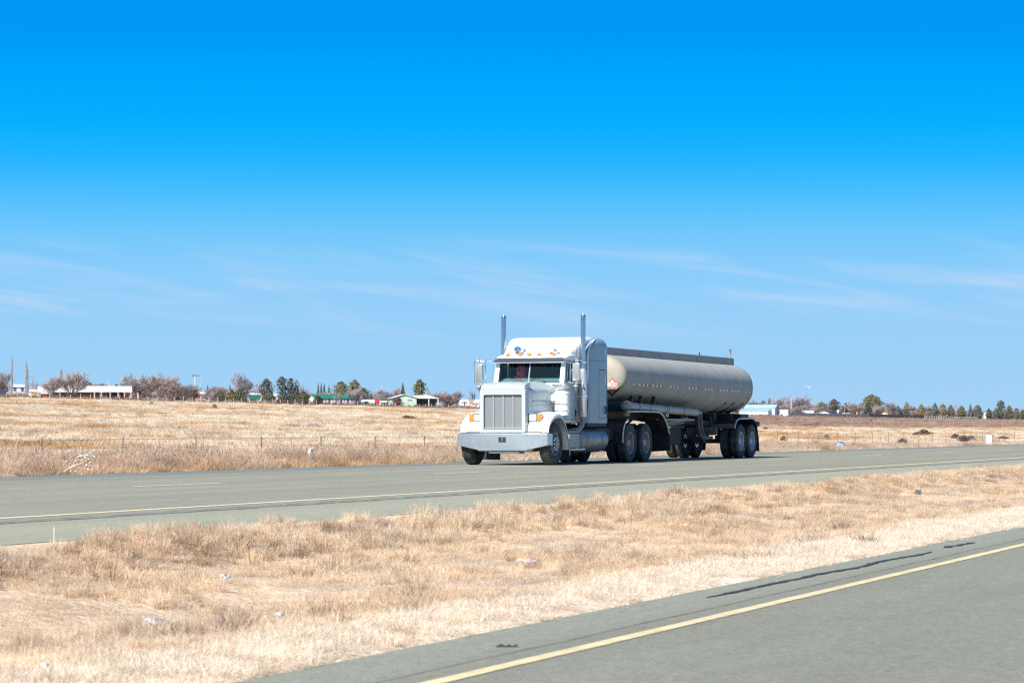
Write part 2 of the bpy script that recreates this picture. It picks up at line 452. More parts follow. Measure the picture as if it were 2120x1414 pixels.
# headlights
for s in (-1, 1):
    m = MB(); rg = lambda t, d: [(t, s * y, z) for y, z in rrect(.635 + d, .985 - d, 1.095 + d, 1.325 - d, .045)]
    m.loft([rg(.20, .012), rg(.22, 0), rg(.34, .0), rg(.46, .06)]); hl = P(m, 'headlight', mat('headlight_shell', (.68, .72, .72), .25, .7, .04, 5), smooth=40)
    m = MB(); rg = lambda t, d: [(t, s * y, z) for y, z in rrect(.665 + d, .865 - d, 1.125 + d, 1.30 - d, .03)]
    m.loft([rg(.198, .0), rg(.186, .0), rg(.178, .02)]); m.build('lens', LENS, hl)
    m = MB(); m.loft([[(.199, s * y, z) for y, z in rrect(.648, .882, 1.108, 1.317, .04)], [(.191, s * y, z) for y, z in rrect(.652, .878, 1.112, 1.313, .04)]]); m.build('lens_rim', GROOVE, hl)
    m = MB(); rg = lambda t, d: [(t, s * y, z) for y, z in rrect(.885 + d, .992 - d, 1.098 + d, 1.322 - d, .03)]
    m.loft([rg(.188, .01), rg(.196, 0), rg(.30, 0)]); m.build('turn_signal', AMBER, hl, smooth=40)
    m = MB(); m.box(.3, .4, s * .58, s * .66, 1.14, 1.28); m.box(.26, .42, s * .70, s * .95, 1.03, 1.095); m.build('bracket', GREYM, hl, bevel=.008)
# cab shell
m = MB()
zc = 2.14
m.prism([(1.86, 1.10), (3.08, 1.10), (3.08, 2.78), (2.86, 2.78), (2.86, zc), (1.86, zc - .02)], 'y', -.995, -.955)
m.prism([(1.86, 1.10), (3.08, 1.10), (3.08, 2.78), (2.86, 2.78), (2.86, zc), (1.86, zc - .02)], 'y', .955, .995)
m.box(3.04, 3.078, -.953, .953, 1.1, 2.78)                             # rear wall
m.box(1.88, 3.03, -.953, .953, 1.1, 1.16)                              # floor
m.box(1.87, 1.91, -.953, .953, 1.162, zc - .01)                        # firewall
for s in (-1, 1):                                                      # A pillars
    m.loft([[(1.86, s * .86, zc - .018), (1.86, s * .993, zc - .018), (1.97, s * .993, zc - .018), (1.97, s * .86, zc - .018)],
            [(2.03, s * .855, 2.72), (2.03, s * .975, 2.72), (2.12, s * .975, 2.72), (2.12, s * .855, 2.72)]])
cab = P(m, 'cab_body', WHITE, bevel=.015)
# roof
def roof_ring(t, w, z0, zt, r):
    return [(t, y, z) for y, z in rrect(-w, w, z0, zt, r, 5)]
m = MB(); m.loft([roof_ring(1.98, .93, 2.70, 2.76, .028), roof_ring(2.04, .965, 2.69, 2.83, .06), roof_ring(2.3, .98, 2.68, 2.89, .09), roof_ring(2.7, .99, 2.68, 2.92, .1), roof_ring(3.08, .995, 2.68, 2.92, .1)])
P(m, 'cab_roof', WHITE, smooth=50)
# windscreen: two panes meeting at a centre bar
for s in (-1, 1):
    m = MB(); a, b = (1.90, zc + .0), (2.06, 2.705)
    m.loft([[(a[0] - .03, s * .02, a[1]), (a[0] - .01, s * .5, a[1]), (a[0], s * .865, a[1]), (b[0], s * .86, b[1]), (b[0] - .01, s * .5, b[1]), (b[0] - .03, s * .02, b[1])],
            [(a[0] - .024, s * .02, a[1]), (a[0] - .004, s * .5, a[1]), (a[0] + .006, s * .865, a[1]), (b[0] + .006, s * .86, b[1]), (b[0] - .004, s * .5, b[1]), (b[0] - .024, s * .02, b[1])]])
    P(m, 'windscreen', GLASS, smooth=0)
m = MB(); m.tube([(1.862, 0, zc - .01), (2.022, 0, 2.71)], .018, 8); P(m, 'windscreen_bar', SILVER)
m = MB()
m.tube([(1.868, -.88, zc + .005), (1.868, .88, zc + .005)], .014, 6)
for s in (-1, 1): m.tube([(1.885, s * .868, zc), (2.045, s * .862, 2.71)], .014, 6)
P(m, 'windscreen_seal', BLACKP)
m = MB(); m.prism([(1.80, 2.075), (1.9, 2.085), (1.9, zc - .012), (1.865, zc - .012), (1.80, 2.115)], 'y', -.95, .95); P(m, 'cowl', WHITE, bevel=.015)
# wipers
for y0, y1 in ((-.25, -.62), (.35, .0)):
    m = MB(); m.tube([(1.85, y1, zc - .02), (1.835, y1 + .2, zc + .05), (1.86, y0 + .03, zc + .10)], .010, 6); m.tube([(1.862, y0 + .22, zc + .115), (1.852, y0 - .16, zc + .065)], .011, 6)
    P(m, 'wiper', BLACKP)
# sun visor
m = MB(); m.loft([[(1.84, -1.0, 2.655), (1.84, 1.0, 2.655), (1.845, 1.0, 2.668), (1.845, -1.0, 2.668)], [(1.99, -.93, 2.785), (1.99, .93, 2.785), (2.0, .93, 2.79), (2.0, -.93, 2.79)]])
for s in (-1, 1): m.prism([(1.84, 2.655), (1.99, 2.785), (2.06, 2.74), (2.06, 2.70)], 'y', s * .965, s * .985)
P(m, 'sun_visor', mat('visor_steel', (.42, .47, .52), .16, .9, .05, 4), smooth=0)
# roof marker lamps and round lamps
for y in (.67, .32, .06, -.21, -.62):
    m = MB(); m.lathe([(.001, .20), (.02, .17), (.052, .02), (.054, 0)], (2.10, y, 2.865), (1, 0, .12), 14); m.box(2.10, 2.24, y - .02, y + .02, 2.82, 2.86)
    ml = P(m, 'marker_light', ALU)
    m = MB(); m.lathe([(.054, .005), (.054, -.035), (.042, -.055), (.001, -.062)], (2.10, y, 2.865), (1, 0, .12), 14); m.build('amber_lens', AMBER, ml)
for y, mm in ((.46, CHROME), (-.40, mat('white_lamp_cover', (.46, .47, .45), .4, 0, .05, 5))):
    m = MB(); m.lathe([(.001, .07), (.06, .06), (.10, .03), (.108, 0), (.10, -.012), (.001, -.03)], (2.26, y, 3.0), (1, 0, 0), 20); m.cyl((2.28, y, 2.99), (2.28, y, 2.87), .018, 8); m.box(2.24, 2.33, y - .04, y + .04, 2.87, 2.895)
    rl = P(m, 'roof_lamp', mm, smooth=40)
    m = MB(); m.cyl((2.27, y - .1, 3.0), (2.27, y - .17, 2.99), .009, 6); m.box(2.22, 2.32, y - .26, y - .165, 2.94, 3.035); m.build('side_lamp', CHROME, rl, bevel=.01)
# doors (near and far)
for s in (-1, 1):
    m = MB(); m.box(1.93, 2.80, s * .995, s * 1.012, 1.17, zc); dr = P(m, 'door', SILVER if s < 0 else WHITE, bevel=.006)  # near door takes a greyer copy of the white: shade painted in
    m = MB(); m.box(1.915, 2.815, s * .9935, s * .9985, 1.155, zc + .004); m.build('door_gap', GROOVE, dr)
    m = MB(); 
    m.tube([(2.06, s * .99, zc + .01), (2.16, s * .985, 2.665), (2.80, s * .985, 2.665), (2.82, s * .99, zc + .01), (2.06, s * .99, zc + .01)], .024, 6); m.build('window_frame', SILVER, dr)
    m = MB(); m.prism([(2.05, zc), (2.13, 2.67), (2.82, 2.67), (2.84, zc)], 'y', s * .972, s * .978); m.build('window', GLASS_SIDE, dr, smooth=0)
    m = MB(); m.box(2.62, 2.74, s * 1.014, s * 1.035, 1.35, 1.385); m.box(2.655, 2.70, s * 1.012, s * 1.03, 1.25, 1.44); m.build('handle', BLACKP, dr, bevel=.006)
    m = MB(); m.tube([(2.95, s * 1.0, 1.25), (2.95, s * 1.10, 1.28), (2.95, s * 1.10, 2.30), (2.95, s * 1.0, 2.34)], .016, 8); P(m, 'grab_rail', CHROME)
# interior
m = MB(); m.prism([(1.915, 1.7), (2.35, 1.75), (2.34, 2.20), (2.22, 2.26), (2.0, 2.17), (1.915, 2.15)], 'y', -.93, .93); P(m, 'dashboard', DASH, bevel=.02)
m = MB(); m.lathe([(.21, -.012), (.225, 0), (.21, .012), (.195, 0)], (2.36, -.45, 1.98), (.6, 0, .8), 24, closed=True); m.cyl((2.36, -.45, 1.98), (2.2, -.45, 1.8), .03, 8); m.box(2.34, 2.38, -.65, -.25, 1.97, 1.99); P(m, 'steering_wheel', BLACKP)
for y in (-.45, .42):
    m = MB(); m.box(2.5, 2.98, y - .25, y + .25, 1.52, 1.66); m.box(2.88, 3.0, y - .24, y + .24, 1.66, 2.35); m.box(2.9, 3.0, y - .13, y + .13, 2.35, 2.55); P(m, 'seat', INTERIOR, bevel=.03)
m = MB(); m.box(2.2, 2.9, -.945, .945, 2.655, 2.675); P(m, 'headliner', INTERIOR)
m = MB(); m.box(3.015, 3.035, -.948, .948, 1.17, 2.65); P(m, 'rear_lining', INTERIOR)
m = MB(); m.box(1.95, 3.01, -.945, .945, 1.165, 1.18); P(m, 'floor_mat', INTERIOR)
for s in (-1, 1): m = MB(); m.box(1.95, 3.01, s * .93, s * .95, 1.19, 2.12); P(m, 'side_lining', INTERIOR)
# sleeper
def sl_ring(t, w, z0, zt, r):
    return [(t, y, z) for y, z in rrect(-w, w, z0, zt, r, 6)[:14]] + [(t, -w, z0), (t, w, z0)]
m = MB()
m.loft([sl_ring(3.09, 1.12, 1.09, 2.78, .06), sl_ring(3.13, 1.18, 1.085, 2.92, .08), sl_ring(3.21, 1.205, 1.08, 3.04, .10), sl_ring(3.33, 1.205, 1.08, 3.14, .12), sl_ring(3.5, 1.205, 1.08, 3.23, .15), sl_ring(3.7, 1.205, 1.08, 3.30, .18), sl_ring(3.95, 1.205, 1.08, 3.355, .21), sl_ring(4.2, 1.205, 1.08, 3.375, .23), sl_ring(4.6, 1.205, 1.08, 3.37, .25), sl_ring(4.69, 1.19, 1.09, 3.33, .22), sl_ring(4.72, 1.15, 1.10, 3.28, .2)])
slp = P(m, 'sleeper', mat('sleeper_shade_paint', (.24, .325, .39), .35, .05, .03, 1.5, coat=.15, spec=.35, dirt=(.34, .38, .40), dirt_scale=1.2, dirt_lo=.55, dirt_hi=.95), smooth=45)  # white paint darkened to blue-grey: the side's shade is in the colour
# raised roof fairing running from the cab roof up into the sleeper
def fr(t, w, zt, r): return [(t, y, z) for y, z in rrect(-w, w, 2.80, zt, r, 6)[:14]] + [(t, -w, 2.80), (t, w, 2.80)]
m = MB(); m.loft([fr(2.42, .90, 2.93, .05), fr(2.50, .93, 2.99, .1), fr(2.62, .96, 3.09, .17), fr(2.78, .99, 3.20, .24), fr(2.95, 1.03, 3.29, .20), fr(3.12, 1.055, 3.335, .17), fr(3.4, 1.06, 3.37, .14), fr(3.8, 1.06, 3.39, .13), fr(4.3, 1.05, 3.39, .18), fr(4.55, 1.0, 3.375, .2)])
P(m, 'roof_fairing', WHITE, smooth=50)
for s in (-1, 1):
    m = MB()
    cr = arc((.925, 3.07), .25, 90, 0, 6)
    m.prism([(3.0, 2.86), (3.0, 3.04), (3.1, 3.17), (3.3, 3.25), (3.95, 3.30), (4.0, 3.2), (3.6, 3.0), (3.3, 2.86)], 'y', s * 1.064, s * 1.070)
    m.build('blue_corner', BLUE, slp, smooth=0)
    m = MB(); m.tube([(3.13, s * 1.185, 2.14), (3.125, s * 1.19, 2.3), (3.12, s * 1.185, 2.78), (3.155, s * 1.185, 2.92), (3.23, s * 1.185, 3.03), (3.35, s * 1.18, 3.125), (3.52, s * 1.165, 3.21), (3.72, s * 1.14, 3.275), (3.96, s * 1.11, 3.325)], [.015, .03, .03, .028, .026, .026, .026, .024, .018], 10); m.build('corner_trim', WHITE, slp, smooth=60)
    m = MB(); m.box(3.83, 4.55, s * 1.2065, s * 1.2085, 1.22, 2.56); 
    m = MB()
    loop = rrect(3.98, 4.60, 1.20, 2.52, .07); lp2 = rrect(3.995, 4.585, 1.215, 2.505, .06)
    m.loft([[(x, s * 1.2045, z) for x, z in loop], [(x, s * 1.2075, z) for x, z in loop], [(x, s * 1.2075, z) for x, z in lp2], [(x, s * 1.2045, z) for x, z in lp2]], False, False)
    m.build('baggage_door_outline', GROOVE, slp, smooth=0)
    m = MB(); m.tube([(4.47, s * 1.22, 1.34), (4.47, s * 1.235, 1.38), (4.47, s * 1.235, 1.50), (4.47, s * 1.22, 1.54)], .022, 8); m.build('baggage_handle', BLACKP, slp)
    for z0, z1 in ((2.14, 2.40), (2.93, 3.12)): m = MB(); m.box(4.42, 4.445, s * 1.2, s * 1.222, z0, z1); m.build('chrome_strip', CHROME, slp, bevel=.004)
    m = MB(); m.box(4.00, 4.03, s * 1.204, s * 1.214, 1.55, 2.3); m.build('door_hinge', ALU, slp)
    m = MB(); m.box(3.2, 4.66, s * 1.204, s * 1.2075, 2.745, 2.752); m.build('panel_seam', GROOVE, slp)
    m = MB(); m.box(3.11, 4.66, s * .9, s * 1.18, .99, 1.075); P(m, 'sleeper_skirt', DARK)
# exhaust stacks
for s in (-1, 1):
    y = s * 1.13; t = 2.93
    m = MB(); pts = [(t, y, 1.95), (t, y, 3.80)]
    m.tube([(t, y, 1.9), (t + .01, y, 2.9), (t + .015, y, 3.78), (t + .02, y, 3.84)], .066, 16, caps=False)
    # mitred curved tip
    rings = []
    for i in range(6):
        a = i / 5
        rings.append([(t + .02 + .066 * cos(2 * pi * k / 16) + .02 * a * a, y + .066 * sin(2 * pi * k / 16), 3.84 + a * .13 * (.5 - .5 * cos(2 * pi * k / 16)) ) for k in range(16)])
    m.loft(rings, False, False)
    st = P(m, 'exhaust_stack', mat('stack_chrome', (.40, .46, .50), .22, .95, .05, 3), smooth=60)
    m = MB(); m.cyl((t + .015, y, 3.7), (t + .015, y, 3.71), .06, 12); m.build('pipe_bore', BLACKP, st)
    m = MB(); m.lathe([(.09, 1.24), (.105, 1.27), (.105, 2.45), (.09, 2.5), (.07, 2.52)], (t, y, 0), (0, 0, 1), 18); m.build('heat_shield', ALU, st)
    m = MB(); m.tube([(t, y, 1.28), (t, y, 1.12), (t - .06, y + s * -.02, 1.02), (t - .2, y + s * -.06, .90), (t - .5, y + s * -.25, .85), (t - .9, s * .55, .85)], .075, 12); m.build('elbow', GREYM, st)
    for z in (2.68, 1.78):
        m = MB(); m.lathe([(.104, z - .02), (.118, z - .02), (.118, z + .02), (.104, z + .02)] if z < 2 else [(.064, z - .025), (.082, z - .025), (.082, z + .025), (.064, z + .025)], (t, y, 0), (0, 0, 1), 16, closed=True)
        m.box(t - .02, t + .02, y - s * .16, y - s * .06, z - .02, z + .02); m.build('clamp', CHROME, st)
    m = MB(); m.tube([(t - .16, y + s * .06, 2.1), (t + .12, y + s * .09, 1.62), (t + .16, y + s * .05, 1.3)], .012, 6); m.build('brace_wire', GROOVE, st)
# air cleaners
for s in (-1, 1):
    y = s * 1.04; t = 1.60
    m = MB(); m.lathe([(.001, 1.25), (.15, 1.255), (.19, 1.28), (.195, 1.34), (.19, 1.36), (.195, 1.38), (.195, 1.48), (.19, 1.5), (.195, 1.52), (.195, 1.83), (.205, 1.84), (.205, 1.88), (.15, 1.90), (.12, 1.91), (.001, 1.915)], (t, y, 0), (0, 0, 1), 24)
    m.lathe([(.001, 0), (.09, .0), (.11, .02), (.11, .12)], (t - .12, y + s * -.26, 1.72), (.3, s * .9, 0), 14)
    ac = P(m, 'air_cleaner', WHITE, smooth=40)
    m = MB(); m.lathe([(.12, 1.895), (.125, 1.95), (.19, 1.975), (.19, 2.01), (.15, 2.04), (.001, 2.05)], (t, y, 0), (0, 0, 1), 22); m.build('intake_cap', ALU, ac, smooth=40)
    for z in (1.40, 1.57): m = MB(); m.lathe([(.197, z - .012), (.2, z - .012), (.2, z + .012), (.197, z + .012)], (t, y, 0), (0, 0, 1), 22, closed=True); m.build('strap', CHROME, ac)
# mirrors
for s in (-1, 1):
    t = 1.80; y = s * 1.36
    m = MB(); m.loft([[(t + dx, y + a, z) for a, z in rrect(-.10 + i, .10 - i, 2.16 + i, 2.64 - i, .03)] for dx, i in ((-.05, .02), (-.03, 0), (.03, 0), (.04, .01))])
    mi = P(m, 'mirror', mat('mirror_shell', (.42, .46, .46), .3, .6, .04, 4), smooth=40)
    m = MB(); m.box(t + .041, t + .045, y - .085, y + .085, 2.18, 2.62); m.build('mirror_glass', CHROME, mi)
    m = MB()
    m.tube([(2.06, s * .98, 2.70), (t + .1, s * 1.2, 2.72), (t, s * 1.40, 2.72), (t, s * 1.50, 2.70), (t, s * 1.515, 2.62), (t, s * 1.515, 2.2), (t, s * 1.50, 2.13), (t, s * 1.36, 2.11), (t, s * 1.2, 2.12), (1.95, s * 1.02, 2.05)], .014, 8)
    m.tube([(t, s * 1.42, 2.715), (t, s * 1.22, 2.70), (t, s * 1.19, 2.64), (t, s * 1.19, 2.18), (t, s * 1.22, 2.12)], .013, 8)
    m.cyl((t, y, 2.64), (t, y, 2.78), .03, 8); m.cyl((t, y, 2.16), (t, y, 2.09), .03, 8)
    m.build('mirror_bracket', CHROME, mi)
    m = MB(); m.lathe([(.001, 0), (.06, .01), (.075, .05), (.02, .14), (.001, .2)], (t - .02, y, 2.08), (0, 0, -1), 12); m.build('spot_mirror', GREYM, mi)
m = MB(); m.cyl((1.98, -1.30, 2.72), (2.0, -1.30, 3.1), .006, 6); P(m, 'antenna', BLACKP)
# steps, boxes, fuel tanks
for s in (-1, 1):
    m = MB(); m.box(1.93, 2.72, s * .62, s * 1.13, .42, .88); bx = P(m, 'battery_box', mat('box_metal', (.30, .315, .32), .4, .5, .1, 5), bevel=.02)
    m = MB(); m.box(1.92, 2.73, s * .61, s * 1.137, .80, .83); m.build('lid_gap', GROOVE, bx)
    m = MB(); m.box(1.78, 2.92, s * .72, s * 1.21, .365, .42); P(m, 'step', mat('step_plate', (.62, .61, .55), .45, .4, .1, 10), bevel=.012)
    m = MB(); m.lathe([(.001, 2.74), (.22, 2.74), (.30, 2.77), (.325, 2.82), (.325, 4.74), (.30, 4.79), (.22, 4.82), (.001, 4.82)], (0, s * .88, .63), (1, 0, 0), 36)
    ft = P(m, 'fuel_tank', mat('fuel_tank_metal', (.30, .32, .33), .42, .6, .1, 5, dirt=(.20, .19, .17), dirt_scale=3), smooth=40)
    for t in (3.05, 4.3): m = MB(); m.lathe([(.322, t - .03), (.334, t - .03), (.334, t + .03), (.322, t + .03)], (0, s * .88, .63), (1, 0, 0), 36, closed=True); m.build('tank_strap', GREYM, ft)
    m = MB(); m.cyl((2.735, s * 1.0, .66), (2.71, s * 1.0, .66), .05, 10); m.box(2.70, 2.73, s * .92, s * 1.02, .72, .76); m.build('tank_fitting', CHROME, ft)
    m = MB(); m.box(4.9, 5.9, s * .5, s * .95, .62, .95); m.box(4.95, 5.5, s * .95, s * .98, .66, .9); P(m, 'tool_box', DARK, bevel=.02)
    # quarter fender ahead of the drive tyres, long fender behind, mud flaps
    m = MB(); m.shell([(6.42, 1.20), (6.2, 1.12), (6.03, .95), (5.95, .75), (5.93, .54)], s * .58, s * 1.2, .015)
    q = P(m, 'quarter_fender', DARK)
    m = MB(); m.tube([(6.42, s * 1.205, 1.20), (6.2, s * 1.205, 1.12), (6.03, s * 1.205, .95), (5.95, s * 1.205, .75), (5.93, s * 1.205, .54)], .018, 6); m.build('fender_lip', WHITE, q)
    pr = [(6.35, 1.405), (7.4, 1.415), (8.9, 1.412), (9.25, 1.385), (9.55, 1.28), (9.80, 1.1), (9.97, .92), (10.07, .78)]
    m = MB(); m.shell(pr, s * .56, s * 1.2, .012); q = P(m, 'rear_fender', DARK)
    m = MB(); m.tube([(x, s * 1.2, z) for x, z in pr], .026, 8); m.build('fender_lip', ALU, q)
    m = MB(); m.prism([(s * .58, .79), (s * 1.2, .79), (s * 1.24, .30), (s * .62, .26)], 'x', 10.10, 10.115); P(m, 'mud_flap', BLACKP, smooth=0)
    m = MB(); m.box(8.78, 8.80, s * .6, s * .78, .3, .95); P(m, 'inner_flap', BLACKP)
m = MB(); m.cyl((5.0, .0, 1.05), (5.0, .0, 1.9), .02, 6); m.tube([(4.8, -.2, 1.6), (5.4, -.2, 1.2), (6.0, -.15, 1.25), (6.7, -.1, 1.5)], .02, 8); m.tube([(4.8, .1, 1.6), (5.4, .15, 1.15), (6.1, .1, 1.25), (6.7, .05, 1.5)], .02, 8)
P(m, 'air_hoses', BLACKP)
m = MB(); m.box(5.0, 6.3, -.45, .45, 1.0, 1.03); m.box(4.78, 5.0, -.9, -.5, 1.0, 1.06); P(m, 'deck_plate', DARK)

# ------------------------------------------------------------------ person behind the windscreen
def skin_fig(name, verts, edges, radii, m, parent, loc=None, sub=1):
    me = bpy.data.meshes.new(name); me.from_pydata(verts, edges, []); me.materials.append(m)
    o = bpy.data.objects.new(name, me); COL.objects.link(o)
    if parent: o.parent = parent
    if loc: o.location = loc
    md = o.modifiers.new('skin', 'SKIN'); md.use_smooth_shade = True
    for i, r in enumerate(radii): me.skin_vertices[0].data[i].radius = (r, r)
    me.skin_vertices[0].data[0].use_root = True
    ss = o.modifiers.new('subsurf', 'SUBSURF'); ss.levels = sub; ss.render_levels = sub
    return o
SKIN = mat('skin', (.42, .24, .17), .5, 0, .05, 10); RED = mat('red_cloth', (.85, .10, .085), .85, 0, .12, 14); DENIM = mat('dark_denim', (.05, .07, .11), .9)
px_, py_, pz_ = X0 + 2.40, YC + .40, 1.70
body = skin_fig('person', [(0, 0, .12), (-.01, 0, .32), (-.02, 0, .55), (-.03, 0, .63), (-.05, 0, .72), (-.06, 0, .80), (-.05, 0, .87),
                           (-.22, .10, .10), (-.44, .12, .06), (-.46, .12, -.3), (-.22, -.10, .10), (-.44, -.12, .06), (-.46, -.12, -.3),
                           (-.02, .19, .52), (-.08, .24, .27), (-.28, .18, .22), (-.36, .15, .22), (-.02, -.19, .52), (-.08, -.24, .27), (-.28, -.18, .22), (-.36, -.15, .22)],
                [(0, 1), (1, 2), (2, 3), (3, 4), (4, 5), (5, 6), (0, 7), (7, 8), (8, 9), (0, 10), (10, 11), (11, 12), (2, 13), (13, 14), (14, 15), (15, 16), (2, 17), (17, 18), (18, 19), (19, 20)],
                [.14, .14, .13, .06, .085, .10, .07, .085, .065, .05, .085, .065, .05, .06, .045, .036, .03, .06, .045, .036, .03], SKIN, None, (px_, py_, pz_), 2)
tag(body, 'person in a red hooded top seated behind the truck windscreen', 'person')
skin_fig('red_top', [(0, 0, .12), (-.01, 0, .33), (-.02, 0, .55), (-.01, 0, .66), (-.02, .19, .53), (-.08, .245, .27), (-.27, .185, .22), (-.02, -.19, .53), (-.08, -.245, .27), (-.27, -.185, .22)],
         [(0, 1), (1, 2), (2, 3), (2, 4), (4, 5), (5, 6), (2, 7), (7, 8), (8, 9)], [.165, .17, .16, .10, .085, .065, .05, .085, .065, .05], RED, body, None, 2)
m = MB(); m.lathe([(.001, .13), (.07, .115), (.115, .06), (.13, -.02), (.12, -.12), (.10, -.2)], (-.015, 0, .80), (.25, 0, 1), 16); m.build('hood', RED, body, smooth=60)
skin_fig('trousers', [(0, 0, .1), (-.22, .10, .1), (-.45, .12, .06), (-.47, .12, -.25), (-.22, -.10, .1), (-.45, -.12, .06), (-.47, -.12, -.25)], [(0, 1), (1, 2), (2, 3), (0, 4), (4, 5), (5, 6)], [.15, .1, .08, .065, .1, .08, .065], DENIM, body, None, 1)
m = MB()
for s in (-1, 1): m.lathe([(.001, -.012), (.012, 0), (.001, .012)], (-.155, s * .035, .80), (1, 0, 0), 8)
m.lathe([(.001, 0), (.018, .01), (.008, .05), (.001, .06)], (-.165, 0, .75), (0, 0, 1), 8); m.build('face', BLACKP, body)

# ------------------------------------------------------------------ TANKER TRAILER
TO = (12.0, 0, 0)
trailer = empty('tanker_trailer', (X0 + 12.0, YC, 0), 'dusty grey fuel tank trailer with red hazard diamond hitched behind the white truck', 'trailer')
def Q(mb, name, m, **k): return mb.build(name, m, trailer, off=TO, **k)
TOP = 3.05
def bot(t): return lerp_pts([(6, 1.70), (7, 1.69), (12, 1.56), (15.5, 1.42), (20, 1.42)], t)
def sec(t, k=1.0, n=40):
    zb = bot(t); zc_, b = (TOP + zb) / 2, (TOP - zb) / 2
    out = []
    for i in range(n):
        a = 2 * pi * i / n; ca, sa = cos(a), sin(a); p = 2 / 2.25
        out.append((t, 1.16 * k * math.copysign(abs(ca) ** p, ca), zc_ + b * k * math.copysign(abs(sa) ** p, sa)))
    return out
m = MB(); ts = [6.42 + i * (18.85 - 6.42) / 30 for i in range(31)]
m.loft([sec(t) for t in ts], False, False)
m.loft([sec(18.85), sec(18.98, .985), sec(19.1, .93), sec(19.2, .82), sec(19.28, .6), sec(19.32, .3), sec(19.33, .02)], False, True)
tank = Q(m, 'tank', TANKM, smooth=60)
m = MB(); m.loft([sec(6.42), sec(6.34, .985), sec(6.27, .94), sec(6.20, .82), sec(6.14, .6), sec(6.11, .3), sec(6.10, .02)], False, True); hd = Q(m, 'tank_head', HEADM, smooth=60)
for t in (6.44, 8.2, 9.6, 11.5, 13.6, 15.1, 16.6, 17.6, 18.6):
    m = MB(); m.loft([sec(t - .011, .999), sec(t - .008, 1.003), sec(t + .008, 1.003), sec(t + .011, .999)], False, False)
    m.build('weld_band', mat('weld_band_metal', (.30, .295, .27), .5, .2, .1, 4), tank, off=TO, smooth=60)
for t in (7.1, 7.9, 9.1):
    for s in (-1, 1): m = MB(); m.prism([(t, 1.64), (t + .16, 1.64), (t + .16, 1.86), (t + .14, 1.86)], 'y', s * 1.05, s * .95); m.build('saddle_gusset', DARK, tank, off=TO)
for s in (-1, 1):
    m = MB(); m.box(6.55, 18.86, s * .50, s * .53, 2.955, 3.20); m.box(6.55, 18.86, s * .47, s * .50, 3.185, 3.2)
    for t in (8.0, 9.4, 11.2, 13.0, 14.9, 16.8, 18.8): m.box(t, t + .05, s * .529, s * .54, 2.98, 3.19)
    Q(m, 'spill_rail', RAILM, bevel=.004)
m = MB(); m.tube([(18.78, -.45, 3.15), (18.78, -.45, 3.42), (18.74, -.45, 3.47), (18.66, -.45, 3.48), (18.62, -.45, 3.44)], .02, 8); m.tube([(18.45, -.4, 3.15), (18.45, -.4, 3.30)], .025, 8); Q(m, 'vent_pipe', GREYM)
m = MB(); m.tube([(15.9, -.3, 3.1), (15.9, -.3, 3.27), (15.86, -.3, 3.31), (15.78, -.3, 3.31)], .025, 8); Q(m, 'hose_hook', GREYM)
for t in (9.0, 12.0, 15.0):
    m = MB(); m.lathe([(.28, 3.0), (.28, 3.10), (.25, 3.13), (.001, 3.14)], (t, 0, 0), (0, 0, 1), 20); Q(m, 'manhole_lid', GREYM)
# reflective tape
def tank_y(t, z):
    zb = bot(t); zc_, b = (TOP + zb) / 2, (TOP - zb) / 2
    return 1.16 * (1 - abs((z - zc_) / b) ** 2.25) ** (1 / 2.25)
for s in (-1, 1):
    for t0 in (7.55, 8.75, 10.35, 12.1, 13.7, 15.3, 16.6, 18.1):
        m = MB()
        for i in range(6):
            if t0 + .17 * i > 18.45: break
            a = t0 + .34 * (i // 2) + (.13 if i % 2 else 0); b = a + (.19 if i % 2 else .125); m.cur = i % 2
            z0, z1 = lerp_pts([(6, 2.15), (19, 2.07)], a), lerp_pts([(6, 2.20), (19, 2.12)], a)
            q = [(a, s * (tank_y(a, z0) + .006), z0), (b, s * (tank_y(b, z0) + .006), z0), (b, s * (tank_y(b, z1) + .006), z1), (a, s * (tank_y(a, z1) + .006), z1)]
            q2 = [(x, y - s * .004, z) for x, y, z in q]
            m.loft([q2, q])
        m.build('reflector_tape', [WTAPE, RTAPE], trailer, off=TO, smooth=0)
m = MB()
for k in range(4): m.box(6.85 + k * .1, 6.90 + k * .1, -1.168, -1.160, 2.16 + .01 * (k % 2), 2.19)
Q(m, 'worn_lettering', WTAPE)
# hazard placard on the front head
pz, pyc, pt = 2.145, -.82, 6.165
def diamond(r, t, dy=0, dz=0): return [(t, pyc + dy, pz + dz + r), (t, pyc + dy - r, pz + dz), (t, pyc + dy, pz + dz - r), (t, pyc + dy + r, pz + dz)]
m = MB(); m.loft([diamond(.235, pt + .05, 0, -.02), diamond(.235, pt - .0, 0, -.02)]); hold = Q(m, 'placard_holder', GREYM, smooth=0)
m = MB()
for sx in (-1, 1):
    a = Vector((pt - .006, pyc + sx * .25, pz - .02)); b = Vector((pt - .006, pyc, pz - .27)); dn = Vector((0, sx * .032, -.032))
    m.loft([[a, b, b + Vector((0, 0, -.06)), a + dn], [a + Vector((-.03, 0, 0)), b + Vector((-.03, 0, 0)), b + Vector((-.03, 0, -.06)), a + dn + Vector((-.03, 0, 0))]])
m.build('holder_edge', BLACKP, hold, off=TO, smooth=0)
m = MB(); m.loft([diamond(.20, pt - .001), diamond(.20, pt - .006)]); m.build('placard', mat('placard_red', (.40, .12, .085), .5, 0, .08, 12), hold, off=TO, smooth=0)
m = MB(); m.box(pt - .012, pt - .0065, pyc - .13, pyc + .13, pz - .055, pz + .055); m.build('number_panel', mat('placard_white', (.62, .58, .50), .5), hold, off=TO, smooth=0)
text_mesh('1203', .115, BLACKP, 'number', hold, (pt - .0135 - 12, pyc, pz), (pi / 2, 0, -pi / 2))
